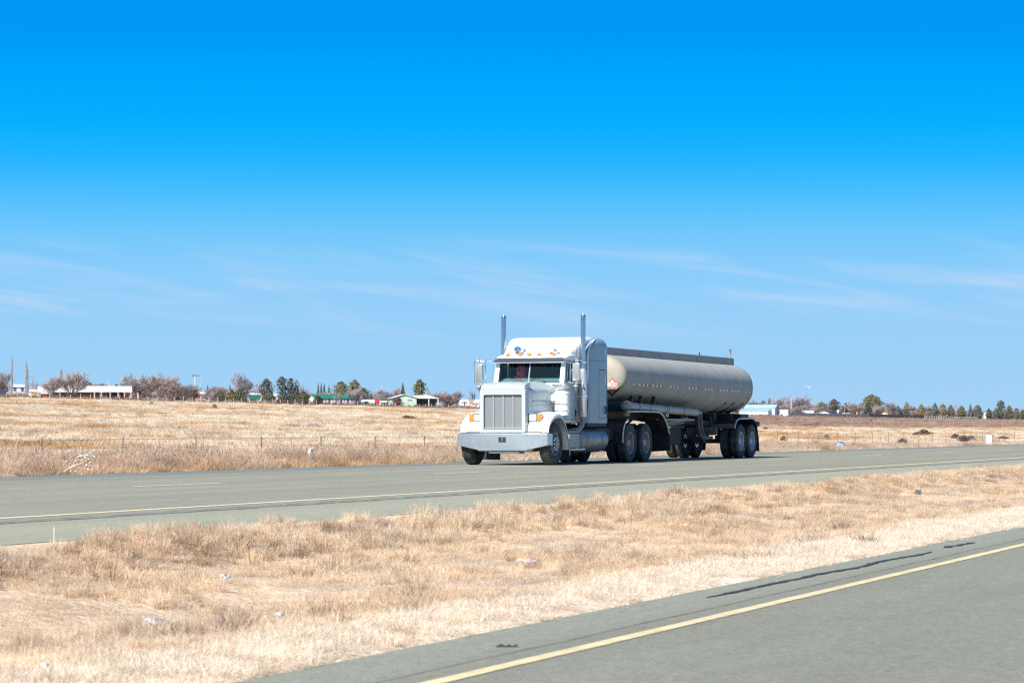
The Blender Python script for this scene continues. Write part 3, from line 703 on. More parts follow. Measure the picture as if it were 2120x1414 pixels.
text_mesh('3', .07, WTAPE, 'class_number', hold, (pt - .008 - 12, pyc, pz - .115), (pi / 2, 0, -pi / 2))
m = MB(); m.prism([(pyc - .05, pz + .075), (pyc + .05, pz + .075), (pyc + .035, pz + .10), (pyc + .02, pz + .09), (pyc, pz + .14), (pyc - .02, pz + .09), (pyc - .035, pz + .10)], 'x', pt - .010, pt - .0065); m.build('flame_symbol', WTAPE, hold, off=TO, smooth=0)
# belly pipe (hose tube) along the near side, and its twin
for s in (-1, 1):
    m = MB(); a, b = Vector((6.75, s * 1.06, 1.56)), Vector((13.2, s * 1.06, 1.42))
    m.tube([a, b], .115, 20); hp = Q(m, 'hose_tube', mat('tube_metal', (.38, .39, .37), .5, .25, .1, 4, dirt=(.26, .25, .22), dirt_scale=2), smooth=40)
    m = MB(); m.lathe([(.118, -.02), (.14, 0), (.15, .1), (.13, .22), (.07, .30), (.001, .32)], a + Vector((.02, 0, .01)), (-1, 0, -.05), 18); m.cyl(a + Vector((-.1, 0, -.02)), a + Vector((-.1, 0, -.28)), .09, 14); m.build('tube_elbow', HEADM, hp, off=TO, smooth=45)
    for k in (.12, .27, .5, .53, .76, .985):
        m = MB(); c = a.lerp(b, k); m.lathe([(.112, -.012), (.123, -.012), (.123, .012), (.112, .012)], c, b - a, 20, closed=True); m.build('tube_clamp', DARK, hp, off=TO)
    m = MB(); c = a.lerp(b, .515); m.box(c.x - .12, c.x + .12, c.y - .09, c.y + .09, c.z - .22, c.z - .1); m.build('tube_hanger', GREYM, hp, off=TO)
    m = MB(); m.box(9.6, 13.1, s * .95, s * 1.02, 1.17, 1.22); m.build('tube_rail', GREYM, hp, off=TO)
# frame
m = MB()
for s in (-1, 1): m.box(6.6, 10.2, s * .40, s * .52, 1.25, 1.72)
for s in (-1, 1): m.prism([(10.2, 1.25), (10.2, 1.6), (15.5, 1.42), (19.2, 1.42), (19.2, 1.02), (15.3, 1.02)], 'y', s * .40, s * .52)
m.box(6.6, 9.2, -.55, .55, 1.18, 1.25)
for t in (10.3, 12.0, 13.8, 15.4, 17.2, 19.0): m.box(t, t + .1, -.95, .95, 1.18, 1.4)
for t in (16.4, 17.3, 18.3): m.prism([(-1.02, 1.75), (-.5, 1.40), (-.4, 1.40), (-.4, 1.5)], 'x', t, t + .12); m.prism([(1.02, 1.75), (.5, 1.40), (.4, 1.40), (.4, 1.5)], 'x', t, t + .12)
Q(m, 'trailer_frame', DARK, bevel=.01)
for s in (-1, 1):                                                      # landing gear
    m = MB(); m.box(10.85, 11.0, s * .62, s * .78, .55, 1.4); m.box(10.80, 11.05, s * .58, s * .82, .50, .55); m.tube([(11.0, s * .6, .9), (11.9, s * .5, 1.25)], .035, 8); Q(m, 'landing_leg', DARK, bevel=.01)
m = MB(); m.tube([(10.45, -.75, .92), (11.3, -.70, .62)], .05, 8); m.box(10.4, 10.6, -.82, -.72, .86, 1.0); Q(m, 'red_brace', REDM)
m = MB(); m.tube([(9.9, -.55, 1.0), (13.3, -.7, 1.22)], .075, 12); m.tube([(9.9, -.35, .92), (13.5, -.5, 1.12)], .06, 12); Q(m, 'cross_pipe', GREYM)
m = MB(); m.box(11.5, 13.4, -.5, .5, .45, .95); m.box(13.4, 14.0, -.3, .3, .62, .9); Q(m, 'pump_cabinet', DARK, bevel=.03)
m = MB(); m.box(14.0, 14.85, -.72, -.4, 1.2, 1.46); Q(m, 'valve_box', mat('valve_box_paint', (.33, .35, .35), .5, .2, .1, 4), bevel=.015)
for dx, r in ((0, .05), (.3, .045)):
    m = MB(); m.tube([(13.6 + dx, -.95, 1.38), (13.62 + dx, -.98, 1.0), (13.72 + dx, -1.0, .78), (13.9 + dx, -1.0, .66), (14.3 + dx, -.98, .63), (14.8 + dx, -.95, .66)], r, 12); Q(m, 'outlet_pipe', mat('grimy_pipe', (.10, .105, .105), .55, .3, .15, 6), smooth=60)
m = MB(); m.tube([(15.2, -.85, 1.3), (15.25, -.9, .9)], .05, 10); m.tube([(15.0, -.6, 1.2), (15.0, -.62, .7), (15.2, -.5, .5)], .04, 8); m.box(15.3, 15.6, -.6, -.2, .5, .7); Q(m, 'valve_pipes', DARK)
tyre_mb(0, 0, 0, .48, .26, 1)
m = MB(); tm = tyre_mb(0, 0, 0, .46, .26, 1); m.add([(x + 15.15, z - .62, y + .86) for x, y, z in tm.v], tm.f); sp = Q(m, 'spare_tyre', RUBBER, smooth=50)
m = MB(); m.cyl((15.15, -.62, .80), (15.15, -.62, .90), .26, 20); m.cyl((15.15, -.62, .9), (15.15, -.62, 1.2), .03, 8); m.build('spare_rim', GREYM, sp, off=TO)
# tandem
for t in (17.50, 18.74):
    m = MB(); m.cyl((t, -.95, .53), (t, .95, .53), .065, 12); m.box(t - .3, t + .3, -.5, -.4, .6, .72); m.box(t - .3, t + .3, .4, .5, .6, .72); m.box(t - .05, t + .05, -.5, -.4, .7, 1.05); m.box(t - .05, t + .05, .4, .5, .7, 1.05); Q(m, 'trailer_axle', DARK)
    for s in (-1, 1):
        wheel(t, s * 1.075, .535, .535, .25, s, 'dish', trailer, TO, mat('pale_blue_wheel', (.40, .48, .52), .4, .3, .08, 6))
        wheel(t, s * .74, .535, .535, .25, s, 'dish', trailer, TO, full=False)
for s in (-1, 1):
    pr = [(16.72, .94), (16.80, 1.08), (16.95, 1.19), (17.2, 1.245), (18.6, 1.26), (18.95, 1.22), (19.2, 1.08), (19.34, .88), (19.38, .7)]
    m = MB(); m.shell(pr, s * .45, s * 1.2, .012); q = Q(m, 'trailer_fender', DARK)
    m = MB(); m.tube([(x, s * 1.2, z) for x, z in pr[:6]], .026, 8); m.build('fender_lip', ALU, q, off=TO)
    m = MB(); m.box(16.69, 16.705, s * .45, s * 1.19, .95, 1.08); m.build('front_apron', mat('apron_grey', (.09, .10, .105), .55, .3, .15, 5), q, off=TO)
    m = MB(); m.box(17.9, 18.55, s * .82, s * 1.05, 1.275, 1.40); m.build('fender_box', BLACKP, q, off=TO)
    m = MB(); m.prism([(s * .55, .72), (s * 1.2, .72), (s * 1.23, .2), (s * .6, .23)], 'x', 19.42, 19.435); Q(m, 'mud_flap', BLACKP, smooth=0)
    m = MB(); m.cyl((19.40, s * 1.15, 1.08), (19.50, s * 1.15, 1.08), .09, 14); Q(m, 'tail_lamp', GREYM)
m = MB(); m.box(19.3, 19.4, -1.15, 1.15, .95, 1.1); m.box(19.34, 19.42, -.7, .7, .5, .6); m.box(19.34, 19.42, -.6, -.5, .6, .95); m.box(19.34, 19.42, .5, .6, .6, .95); Q(m, 'rear_bumper', DARK, bevel=.01)
# ------------------------------------------------------------------ ground
def node_math(N, L, op, a, b=None, clamp=False):
    n = N.new('ShaderNodeMath'); n.operation = op; n.use_clamp = clamp
    for i, v in enumerate((a, b)):
        if v is None: continue
        if isinstance(v, (int, float)): n.inputs[i].default_value = v
        else: L.new(v, n.inputs[i])
    return n.outputs[0]

def nz_fac(N, L, vec, scale, detail=4, rough=.6, lo=.35, hi=.65, stretch=(1, 1, 1)):
    mp = N.new('ShaderNodeMapping'); mp.inputs['Scale'].default_value = stretch; L.new(vec, mp.inputs['Vector'])
    n = N.new('ShaderNodeTexNoise'); n.inputs['Scale'].default_value = scale; n.inputs['Detail'].default_value = detail; n.inputs['Roughness'].default_value = rough
    L.new(mp.outputs[0], n.inputs['Vector'])
    r = N.new('ShaderNodeMapRange'); r.inputs['From Min'].default_value = lo; r.inputs['From Max'].default_value = hi
    L.new(n.outputs['Fac'], r.inputs['Value'])
    return r.outputs[0]

def mixc(N, L, fac, a, b, mode='MIX'):
    n = N.new('ShaderNodeMix'); n.data_type = 'RGBA'; n.blend_type = mode
    if isinstance(fac, (int, float)): n.inputs['Factor'].default_value = fac
    else: L.new(fac, n.inputs['Factor'])
    for i, v in ((6, a), (7, b)):
        if isinstance(v, tuple): n.inputs[i].default_value = (*v[:3], 1)
        else: L.new(v, n.inputs[i])
    return n.outputs[2]

PALE = (.70, .605, .475); GOLD = (.55, .345, .16); BROWN = (.33, .235, .165); DIRT = (.50, .385, .29); GREYG = (.46, .40, .35)
def field_color(N, L, soil):
    """dry grass colours that vary over the land (world position)"""
    pos = N.new('ShaderNodeNewGeometry').outputs['Position']
    sp = N.new('ShaderNodeSeparateXYZ'); L.new(pos, sp.inputs[0])
    X, Y = sp.outputs[0], sp.outputs[1]
    gold = nz_fac(N, L, pos, .055, 5, .65, .48, .62, (.7, 1, 1))
    c = mixc(N, L, node_math(N, L, 'MULTIPLY', gold, .95), PALE, GOLD)
    br = nz_fac(N, L, pos, .16, 4, .7, .56, .68)
    c = mixc(N, L, node_math(N, L, 'MULTIPLY', br, .55), c, BROWN)
    # brown parcel beyond a slanting boundary, and a brown strip along the far edge of the field
    wob = node_math(N, L, 'MULTIPLY', node_math(N, L, 'SUBTRACT', nz_fac(N, L, pos, .02, 4, .6, .2, .8), .5), 60)
    d1 = node_math(N, L, 'SUBTRACT', X, node_math(N, L, 'ADD', node_math(N, L, 'MULTIPLY', Y, 2.3), 95))
    f1 = node_math(N, L, 'MULTIPLY', node_math(N, L, 'ADD', d1, wob), .03, True)
    f1y = node_math(N, L, 'MULTIPLY', node_math(N, L, 'ADD', node_math(N, L, 'SUBTRACT', Y, 84), node_math(N, L, 'MULTIPLY', wob, .25)), .12, True)
    f2 = node_math(N, L, 'MULTIPLY', node_math(N, L, 'ADD', node_math(N, L, 'SUBTRACT', Y, 252), node_math(N, L, 'MULTIPLY', wob, .6)), .06, True)
    f2x = node_math(N, L, 'MULTIPLY', node_math(N, L, 'SUBTRACT', X, 560), .02, True)
    f = node_math(N, L, 'MAXIMUM', node_math(N, L, 'MULTIPLY', f1, f1y), node_math(N, L, 'MULTIPLY', f2, f2x))
    c = mixc(N, L, node_math(N, L, 'MULTIPLY', f, .9), c, mixc(N, L, nz_fac(N, L, pos, .12, 4), (.42, .30, .225), (.29, .21, .175)))
    # roadside weed strip: greyer brown
    v = node_math(N, L, 'MULTIPLY', node_math(N, L, 'SUBTRACT', 41, Y), .2, True); v2 = node_math(N, L, 'MULTIPLY', node_math(N, L, 'SUBTRACT', Y, 27), 1, True)
    c = mixc(N, L, node_math(N, L, 'MULTIPLY', node_math(N, L, 'MULTIPLY', v, v2), .85), c, mixc(N, L, nz_fac(N, L, pos, .3, 4), (.64, .50, .39), (.50, .385, .30)))
    # the median: straw, with bare pinkish dirt patches at its left part
    med = node_math(N, L, 'MULTIPLY', node_math(N, L, 'SUBTRACT', 14, Y), 5, True)
    straw = mixc(N, L, nz_fac(N, L, pos, .5, 5, .65, .35, .7), (.77, .635, .475), (.66, .505, .345))
    straw = mixc(N, L, node_math(N, L, 'MULTIPLY', nz_fac(N, L, pos, .9, 5, .7, .5, .68), .75), straw, GREYG)
    # bleached strip along the near pavement
    e = node_math(N, L, 'MULTIPLY', node_math(N, L, 'SUBTRACT', node_math(N, L, 'ADD', 6.75, node_math(N, L, 'MULTIPLY', X, .014)), node_math(N, L, 'ADD', Y, node_math(N, L, 'MULTIPLY', nz_fac(N, L, pos, .6, 3), .5))), 2.2, True)
    straw = mixc(N, L, node_math(N, L, 'MULTIPLY', e, .8), straw, (.82, .73, .61))
    if soil: straw = mixc(N, L, nz_fac(N, L, pos, .8, 5, .7, .40, .62), DIRT, straw)
    c = mixc(N, L, med, c, straw)
    return c, pos

def ground_mat():
    m = bpy.data.materials.new('dry_ground'); m.use_nodes = True
    N = m.node_tree.nodes; L = m.node_tree.links; b = N['Principled BSDF']
    b.inputs['Roughness'].default_value = .95; b.inputs['Specular IOR Level'].default_value = .1
    c, pos = field_color(N, L, True)
    fine = nz_fac(N, L, pos, 15, 8, .85, .3, .7)
    c = mixc(N, L, .8, c, mixc(N, L, fine, (.55, .52, .50), (1.1, 1.1, 1.1)), 'MULTIPLY')
    L.new(c, b.inputs['Base Color'])
    n = N.new('ShaderNodeTexNoise'); n.inputs['Scale'].default_value = 14; n.inputs['Detail'].default_value = 7; L.new(pos, n.inputs['Vector'])
    bp = N.new('ShaderNodeBump'); bp.inputs['Strength'].default_value = .7; bp.inputs['Distance'].default_value = .06
    L.new(n.outputs['Fac'], bp.inputs['Height']); L.new(bp.outputs[0], b.inputs['Normal'])
    return m

def grass_mat(name, tint=(1, 1, 1), var=.3):
    m = bpy.data.materials.new(name); m.use_nodes = True
    N = m.node_tree.nodes; L = m.node_tree.links; b = N['Principled BSDF']
    b.inputs['Roughness'].default_value = .75; b.inputs['Specular IOR Level'].default_value = .2
    c, pos = field_color(N, L, False)
    oi = N.new('ShaderNodeObjectInfo')
    r = N.new('ShaderNodeMapRange'); r.inputs['To Min'].default_value = 1 - var; r.inputs['To Max'].default_value = 1 + var * .6
    L.new(oi.outputs['Random'], r.inputs['Value'])
    f = nz_fac(N, L, pos, 42, 3, .7, .25, .75)
    k = node_math(N, L, 'MULTIPLY', r.outputs[0], node_math(N, L, 'ADD', node_math(N, L, 'MULTIPLY', f, .9), .6))
    cv = N.new('ShaderNodeCombineColor')
    for i in range(3): L.new(node_math(N, L, 'MULTIPLY', k, tint[i]), cv.inputs[i])
    c = mixc(N, L, 1.0, c, cv.outputs[0], 'MULTIPLY')
    L.new(c, b.inputs['Base Color'])
    tr = N.new('ShaderNodeBsdfTranslucent'); L.new(c, tr.inputs['Color'])
    ms = N.new('ShaderNodeMixShader'); ms.inputs[0].default_value = .38
    L.new(b.outputs[0], ms.inputs[1]); L.new(tr.outputs[0], ms.inputs[2]); L.new(ms.outputs[0], N['Material Output'].inputs['Surface'])
    return m

def rng(a, b, s): return list(np.arange(a, b, s))
ys = [-9000, -2500, -600, -150, -40, -12, -9, 0, 5.5] + rng(5.7, 12.1, .2) + [12.1, 12.6, 20, 27.2, 27.4] + rng(27.6, 45, .7) + rng(45, 90, 3) + rng(90, 310, 8) + rng(310, 600, 20) + [700, 900, 1500, 3000, 9000]
xs = [-9000, -3000, -900, -300, -100, -30, -5] + rng(2, 74, .4) + rng(74, 250, 2.5) + rng(250, 1000, 12) + rng(1000, 2000, 40) + [2400, 3200, 5000, 9000]
V = [(x, y, ground_z(x, y)) for y in ys for x in xs]; W = len(xs)
F = [(j * W + i, j * W + i + 1, (j + 1) * W + i + 1, (j + 1) * W + i) for j in range(len(ys) - 1) for i in range(W - 1)]
g = MB(); g.add(V, F); go = g.build('ground', ground_mat(), smooth=180, fixn=False); tag(go, kind='structure')

# ------------------------------------------------------------------ roads
def asphalt_mat(name, base, base2, streak_y, shoulder=None):
    m = bpy.data.materials.new(name); m.use_nodes = True
    N = m.node_tree.nodes; L = m.node_tree.links; b = N['Principled BSDF']
    b.inputs['Roughness'].default_value = .82; b.inputs['Specular IOR Level'].default_value = .3
    pos = N.new('ShaderNodeNewGeometry').outputs['Position']
    c = mixc(N, L, nz_fac(N, L, pos, streak_y, 4, .6, .35, .65, (.012, 1, 1)), base, base2)
    c = mixc(N, L, node_math(N, L, 'MULTIPLY', nz_fac(N, L, pos, .8, 5, .7, .45, .75, (.3, 1, 1)), .35), c, tuple(v * .72 for v in base))
    if shoulder:
        sp = N.new('ShaderNodeSeparateXYZ'); L.new(pos, sp.inputs[0])
        for y0, sgn, col in shoulder:
            f = node_math(N, L, 'MULTIPLY', node_math(N, L, 'SUBTRACT', sp.outputs[1], y0) if sgn > 0 else node_math(N, L, 'SUBTRACT', y0, sp.outputs[1]), 4, True)
            c = mixc(N, L, f, c, mixc(N, L, nz_fac(N, L, pos, .9, 4, .6, .35, .65, (.05, 1, 1)), col, tuple(v * 1.12 for v in col)))
    sp_ = nz_fac(N, L, pos, 45, 3, .8, .3, .7)
    sp2 = nz_fac(N, L, pos, 16, 5, .85, .3, .7)
    sp3 = nz_fac(N, L, pos, 4.5, 5, .75, .3, .7)
    c = mixc(N, L, .3, c, mixc(N, L, sp3, (.7, .7, .7), (1.2, 1.2, 1.2)), 'MULTIPLY')
    c = mixc(N, L, .45, c, mixc(N, L, sp_, (.55, .55, .55), (1.25, 1.25, 1.25)), 'MULTIPLY')
    c = mixc(N, L, .75, c, mixc(N, L, sp2, (.6, .6, .6), (1.32, 1.32, 1.32)), 'MULTIPLY')
    L.new(c, b.inputs['Base Color'])
    bp = N.new('ShaderNodeBump'); bp.inputs['Strength'].default_value = .5; bp.inputs['Distance'].default_value = .008
    L.new(sp_, bp.inputs['Height']); L.new(bp.outputs[0], b.inputs['Normal'])
    return m
def ragged_strip(y0, y1, z, x0=-200, x1=2500, w0=0, w1=0, th=.03):
    """sheet along X with slightly ragged long edges"""
    m = MB(); X_ = rng(x0, 2, 20) + rng(2, 90, .5) + rng(90, 300, 4) + rng(300, x1, 40) + [x1]
    a = [(x, y0 + w0 * mnoise.noise((x * 1.1, y0, 0)), z) for x in X_]; c = [(x, y1 + w1 * mnoise.noise((x * 1.1, y1, 5)), z) for x in X_]
    n = len(X_); m.add(a + c, [(i, i + 1, n + i + 1, n + i) for i in range(n - 1)]); return m
far_road = ragged_strip(11.42, 27.5, 0.0, w0=.12, w1=.10).build('road', asphalt_mat('far_asphalt', (.230, .230, .182), (.285, .284, .228), 1.1, [(25.3, 1, (.165, .188, .178)), (14.3, -1, (.285, .292, .225))]), smooth=0, fixn=False)
tag(far_road, kind='structure')
near_road = ragged_strip(-8.0, 5.79, -.25, w1=.06).build('road', asphalt_mat('near_asphalt', (.205, .212, .172), (.240, .247, .202), .9, [(5.0, 1, (.228, .242, .200))]), smooth=0, fixn=False)
tag(near_road, kind='structure')
YEL = mat('yellow_road_paint', (.62, .52, .31), .7, 0, .14, 3, world=True, dirt=(.34, .31, .22), dirt_scale=11, dirt_lo=.46, dirt_hi=.82)
YELF = mat('faded_yellow_paint', (.66, .58, .37), .7, 0, .12, 3, world=True, dirt=(.30, .28, .21), dirt_scale=6, dirt_lo=.48, dirt_hi=.85)
WHP = mat('white_road_paint', (.62, .62, .60), .7, 0, .12, 4, world=True, dirt=(.3, .3, .28), dirt_scale=8, dirt_lo=.5, dirt_hi=.8)
o = ragged_strip(14.78, 14.96, .004, w0=.008, w1=.008).build('edge_line', YELF, far_road, smooth=0, fixn=False)
o = ragged_strip(4.715, 4.82, -.246, w0=.006, w1=.006).build('edge_line', YEL, near_road, smooth=0, fixn=False)
m = MB()
x0 = ray_x(270, 20.9)
for k in range(-3, 40):
    a = x0 + k * 12.3; m.add([(a, 20.84, .004), (a + 3.2, 20.84, .004), (a + 3.2, 20.98, .004), (a, 20.98, .004)], [(0, 1, 2, 3)])
m.build('lane_line', WHP, far_road, smooth=0, fixn=False)
# milled rumble grooves beside the yellow line: shallow dished grooves laid in a worn strip
def rumble_mat():
    m = bpy.data.materials.new('worn_rumble_asphalt'); m.use_nodes = True
    N = m.node_tree.nodes; L = m.node_tree.links; b = N['Principled BSDF']; b.inputs['Roughness'].default_value = .9
    pos = N.new('ShaderNodeNewGeometry').outputs['Position']
    c = mixc(N, L, nz_fac(N, L, pos, 3.2, 5, .8, .42, .6, (.8, 2.2, 1)), (.095, .098, .085), (.25, .26, .21))
    L.new(c, b.inputs['Base Color']); return m
RUM = rumble_mat()
ragged_strip(13.98, 14.36, .004, w0=.07, w1=.07).build('rumble_strip', RUM, far_road, smooth=0, fixn=False)
# tar sealed cracks on the near shoulder
TAR = mat('black_tar_seal', (.028, .028, .030), .7, 0, .2, 6, world=True)
def crack(pxa, pya, pxb, pyb, w, n=70, seed=0):
    h = HC + .25; m = MB(); L0 = []; R0 = []
    def gp(px, py):
        D = FPX * h / (py - YH); R = (px - 1060) / FPX * D
        return Vector((D * CT + R * ST, D * ST - R * CT, 0))
    a, b = gp(pxa, pya), gp(pxb, pyb); d = (b - a).normalized(); nrm = Vector((-d.y, d.x, 0))
    for i in range(n + 1):
        k = i / n; p = a.lerp(b, k); wob = .05 * mnoise.noise((k * 6 + seed, 1, 2)) + .02 * mnoise.noise((k * 35 + seed, 3, 1))
        ww = w * (.55 + .6 * abs(mnoise.noise((k * 17 + seed, 7, 7))) + .35 * mnoise.noise((k * 60, 2, seed))) * min(1, k * 12, (1 - k) * 12) ** .5
        L0.append(p + nrm * (wob + ww / 2)); R0.append(p + nrm * (wob - ww / 2))
    vs = [(p.x, p.y, -.245) for p in L0] + [(p.x, p.y, -.245) for p in R0]
    m.add(vs, [(i, i + 1, n + 2 + i, n + 1 + i) for i in range(n)])
    return m.build('tar_seam', TAR, near_road, smooth=0, fixn=False)
def seam(y, z, w, road, x0=-5, x1=160):
    m = MB(); X_ = rng(x0, 60, .25) + rng(60, x1, 2); a = []; b = []
    for x in X_:
        c_ = y + .02 * mnoise.noise((x * .7, y, 3)); h_ = w * (.35 + .9 * abs(mnoise.noise((x * 2.3, y, 8)))); a.append((x, c_ - h_ / 2, z)); b.append((x, c_ + h_ / 2, z))
    n = len(X_); m.add(a + b, [(i, i + 1, n + i + 1, n + i) for i in range(n - 1)]); return m.build('paving_seam', SEAM, road, smooth=0, fixn=False)
SEAM = mat('paving_seam_grey', (.11, .112, .10), .85, 0, .2, 6, world=True)
seam(5.02, -.2465, .016, near_road)
crack(1458, 1238, 1930, 1142, .085, 90, 0); crack(1952, 1134, 2018, 1123, .10, 24, 5)

# ------------------------------------------------------------------ grass and weeds
def tuft_mesh(name, n, h, spread, lean, w, mtl, seg=3, droop=.5, hvar=.5, seed=0, flat=0.0):
    r = np.random.RandomState(seed); vs, fs = [], []
    for i in range(n):
        a = r.rand() * 2 * pi; d = spread * sqrt(r.rand()); bx, by = d * cos(a), d * sin(a)
        la = a + r.normal() * .9; ln = lean * (abs(r.normal()) * .7 + .15); hh = h * (1 - hvar + hvar * 1.3 * r.rand())
        if r.rand() < flat: ln = 2.2; hh *= .8
        wa = r.rand() * pi; wx, wy = cos(wa) * w / 2, sin(wa) * w / 2; o = len(vs)
        for k in range(seg + 1):
            f = k / seg; out = hh * ln * (f ** (1.3 + droop)); up = hh * f * (1 - .35 * droop * f * min(1, ln)) / (1 + .35 * ln)
            ww = 1 - .75 * f
            cx, cy = bx + out * cos(la), by + out * sin(la)
            vs += [(cx - wx * ww, cy - wy * ww, up), (cx + wx * ww, cy + wy * ww, up)]
        fs += [(o + 2 * k, o + 2 * k + 1, o + 2 * k + 3, o + 2 * k + 2) for k in range(seg)]
    me = bpy.data.meshes.new(name); me.from_pydata(vs, [], fs); me.materials.append(mtl)
    me.polygons.foreach_set('use_smooth', [True] * len(me.polygons))
    return me

def patch_mesh(name, src, n, R, seed, smin=.6):
    """several turned copies of one clump spread over a small disc, as one mesh"""
    r = np.random.RandomState(seed); co = np.zeros(len(src[0].vertices) * 3); vs, fs = [], []
    for i in range(n):
        s_ = src[i % len(src)]; co = np.zeros(len(s_.vertices) * 3); s_.vertices.foreach_get('co', co); co = co.reshape(-1, 3)
        a, b, k = r.rand() * 6.283, r.rand() * 6.283, smin + (1.15 - smin) * r.rand(); d = R * sqrt(r.rand()); o = len(vs)
        x = co[:, 0] * k; y = co[:, 1] * k
        q = np.stack([x * cos(a) - y * sin(a) + d * cos(b), x * sin(a) + y * cos(a) + d * sin(b), co[:, 2] * k], 1)
        vs += [tuple(p) for p in q]; fs += [tuple(j + o for j in p.vertices) for p in s_.polygons]
    me = bpy.data.meshes.new(name); me.from_pydata(vs, [], fs); me.materials.append(src[0].materials[0])
    return me

def weed_mesh(name, n, h, mtl, seed=0, w=.012, spread=.25):
    """dry branching stems with seed heads"""
    r = np.random.RandomState(seed); m = MB()
    def strip(p, d, ln, w0, w1):
        q = p + d * ln; a = Vector((cos(r.rand() * 6.28), sin(r.rand() * 6.28), 0))
        m.add([p - a * w0, p + a * w0, q + a * w1, q - a * w1], [(0, 1, 2, 3)]); return q
    for i in range(n):
        a = r.rand() * 6.28; p = Vector((spread * sqrt(r.rand()) * cos(a), spread * sqrt(r.rand()) * sin(a), 0))
        d = Vector((r.normal() * .22, r.normal() * .22, 1)).normalized(); hh = h * (.45 + .6 * r.rand())
        for k in range(4):
            q = strip(p, d, hh / 4, w * (1 - .2 * k), w * (.8 - .2 * k))
            if k > 0:
                for j in range(3):
                    bd = (d + Vector((r.normal() * .7, r.normal() * .7, .15))).normalized(); e = strip(q, bd, hh * .22 * r.rand() + .04, w * .45, w * .25)
                    for jj in range(2): strip(e, (bd + Vector((r.normal() * .6, r.normal() * .6, .3))).normalized(), .05 + .06 * r.rand(), w * .7, w * .3)
            p = q; d = (d + Vector((r.normal() * .16, r.normal() * .16, 0))).normalized()
    me = bpy.data.meshes.new(name); me.from_pydata(m.v, [], m.f); me.materials.append(mtl)
    return me

def scatter(name, pts, scl, meshes, weights, kind_label=None):
    """one mesh of points whose geometry nodes put a randomly turned tuft on every point"""
    n = len(pts)
    me = bpy.data.meshes.new(name); me.from_pydata([tuple(p) for p in pts], [], [])
    r = np.random.RandomState(n)
    for nm, ty, val in (('tuft_scale', 'FLOAT', np.array(scl, dtype=np.float32)), ('tuft_turn', 'FLOAT', (r.rand(n) * 6.283).astype(np.float32)),
                        ('tuft_kind', 'INT', r.choice(len(meshes), n, p=np.array(weights) / sum(weights)).astype(np.int32))):
        at = me.attributes.new(nm, ty, 'POINT'); at.data.foreach_set('value', val)
    o = bpy.data.objects.new(name, me); COL.objects.link(o)
    c = bpy.data.collections.new(name + '_tufts')
    for i, t in enumerate(meshes):
        c.objects.link(bpy.data.objects.new('%s_tuft_%s' % (name, 'abcdefghijkl'[i]), t))
    ng = bpy.data.node_groups.new(name + '_nodes', 'GeometryNodeTree')
    ng.interface.new_socket('Geometry', in_out='INPUT', socket_type='NodeSocketGeometry'); ng.interface.new_socket('Geometry', in_out='OUTPUT', socket_type='NodeSocketGeometry')
    N, L = ng.nodes, ng.links
    gi, go_ = N.new('NodeGroupInput'), N.new('NodeGroupOutput')
    ci = N.new('GeometryNodeCollectionInfo'); ci.inputs['Collection'].default_value = c; ci.inputs['Separate Children'].default_value = True; ci.inputs['Reset Children'].default_value = True
    ip = N.new('GeometryNodeInstanceOnPoints'); ip.inputs['Pick Instance'].default_value = True
    def attr(nm, ty):
        a = N.new('GeometryNodeInputNamedAttribute'); a.data_type = ty; a.inputs['Name'].default_value = nm; return a.outputs['Attribute']
    cx = N.new('ShaderNodeCombineXYZ'); L.new(attr('tuft_turn', 'FLOAT'), cx.inputs[2])
    er = N.new('FunctionNodeEulerToRotation'); L.new(cx.outputs[0], er.inputs[0])
    L.new(gi.outputs[0], ip.inputs['Points']); L.new(ci.outputs[0], ip.inputs['Instance'])
    L.new(attr('tuft_kind', 'INT'), ip.inputs['Instance Index']); L.new(er.outputs[0], ip.inputs['Rotation']); L.new(attr('tuft_scale', 'FLOAT'), ip.inputs['Scale'])
    L.new(ip.outputs[0], go_.inputs[0])
    md = o.modifiers.new('tufts', 'NODES'); md.node_group = ng
    tag(o, kind_label, 'grass', kind='stuff')
    return o

GR = np.random.RandomState(11)
G_STRAW = grass_mat('straw_grass', (1, 1, 1), .28); G_WEED = grass_mat('dry_weed', (1, .98, .96), .4); G_DARK = grass_mat('old_grass', (.62, .55, .50), .3)
# median
pts, scl = [], []; dpts, dscl = [], []; tpts, tscl = [], []
N_MED = 52000
xs_ = 3 + (84 - 3) * GR.rand(N_MED) ** 1.15; ys_ = 5.68 + (12.35 - 5.68) * GR.rand(N_MED)
for x, y in zip(xs_, ys_):
    u = (x * ST - y * CT) / (x * CT + y * ST)
    if abs(u) > .32: continue
    edge = 11.28 + .22 * mnoise.noise((x * .25, 0, 3)) + (max(0, min(1, (x - 30) / 12)) * max(0, .45 + 1.1 * mnoise.noise((x * .22, 4, 1))))
    nedge = 5.84 + .10 * mnoise.noise((x * .8, 9, 3))
    if y > edge - .06 or y < nedge + .08: continue
    d = mnoise.noise((x * .45, y * .7, 8.8)) + .5 * mnoise.noise((x * 1.4, y * 1.4, 3.3))
    lush = max(0, min(1, (x - 17) / 9))
    keep = .22 + .9 * max(0, d + .15) if lush < .5 else .75 + .5 * d
    keep = keep * (1 - lush) + (.80 + .4 * d) * lush if 0 < lush < 1 else keep
    if y < 6.7: keep = max(keep, .9)
    if y > 10.4: keep = max(keep, .8)
    if GR.rand() > keep: continue
    z = ground_z(x, y) - .01
    s = .50 + .42 * max(-.4, min(1, d + .35)) + .3 * GR.rand()
    if y < 6.7: s = .55 + .4 * GR.rand()
    if x > 40: s *= 1.1
    pts.append((x, y, z)); scl.append(s)
    if GR.rand() < .05 and (10 < y < 11.1 or d > .25): dpts.append((x, y, z)); dscl.append(.8 + .6 * GR.rand())
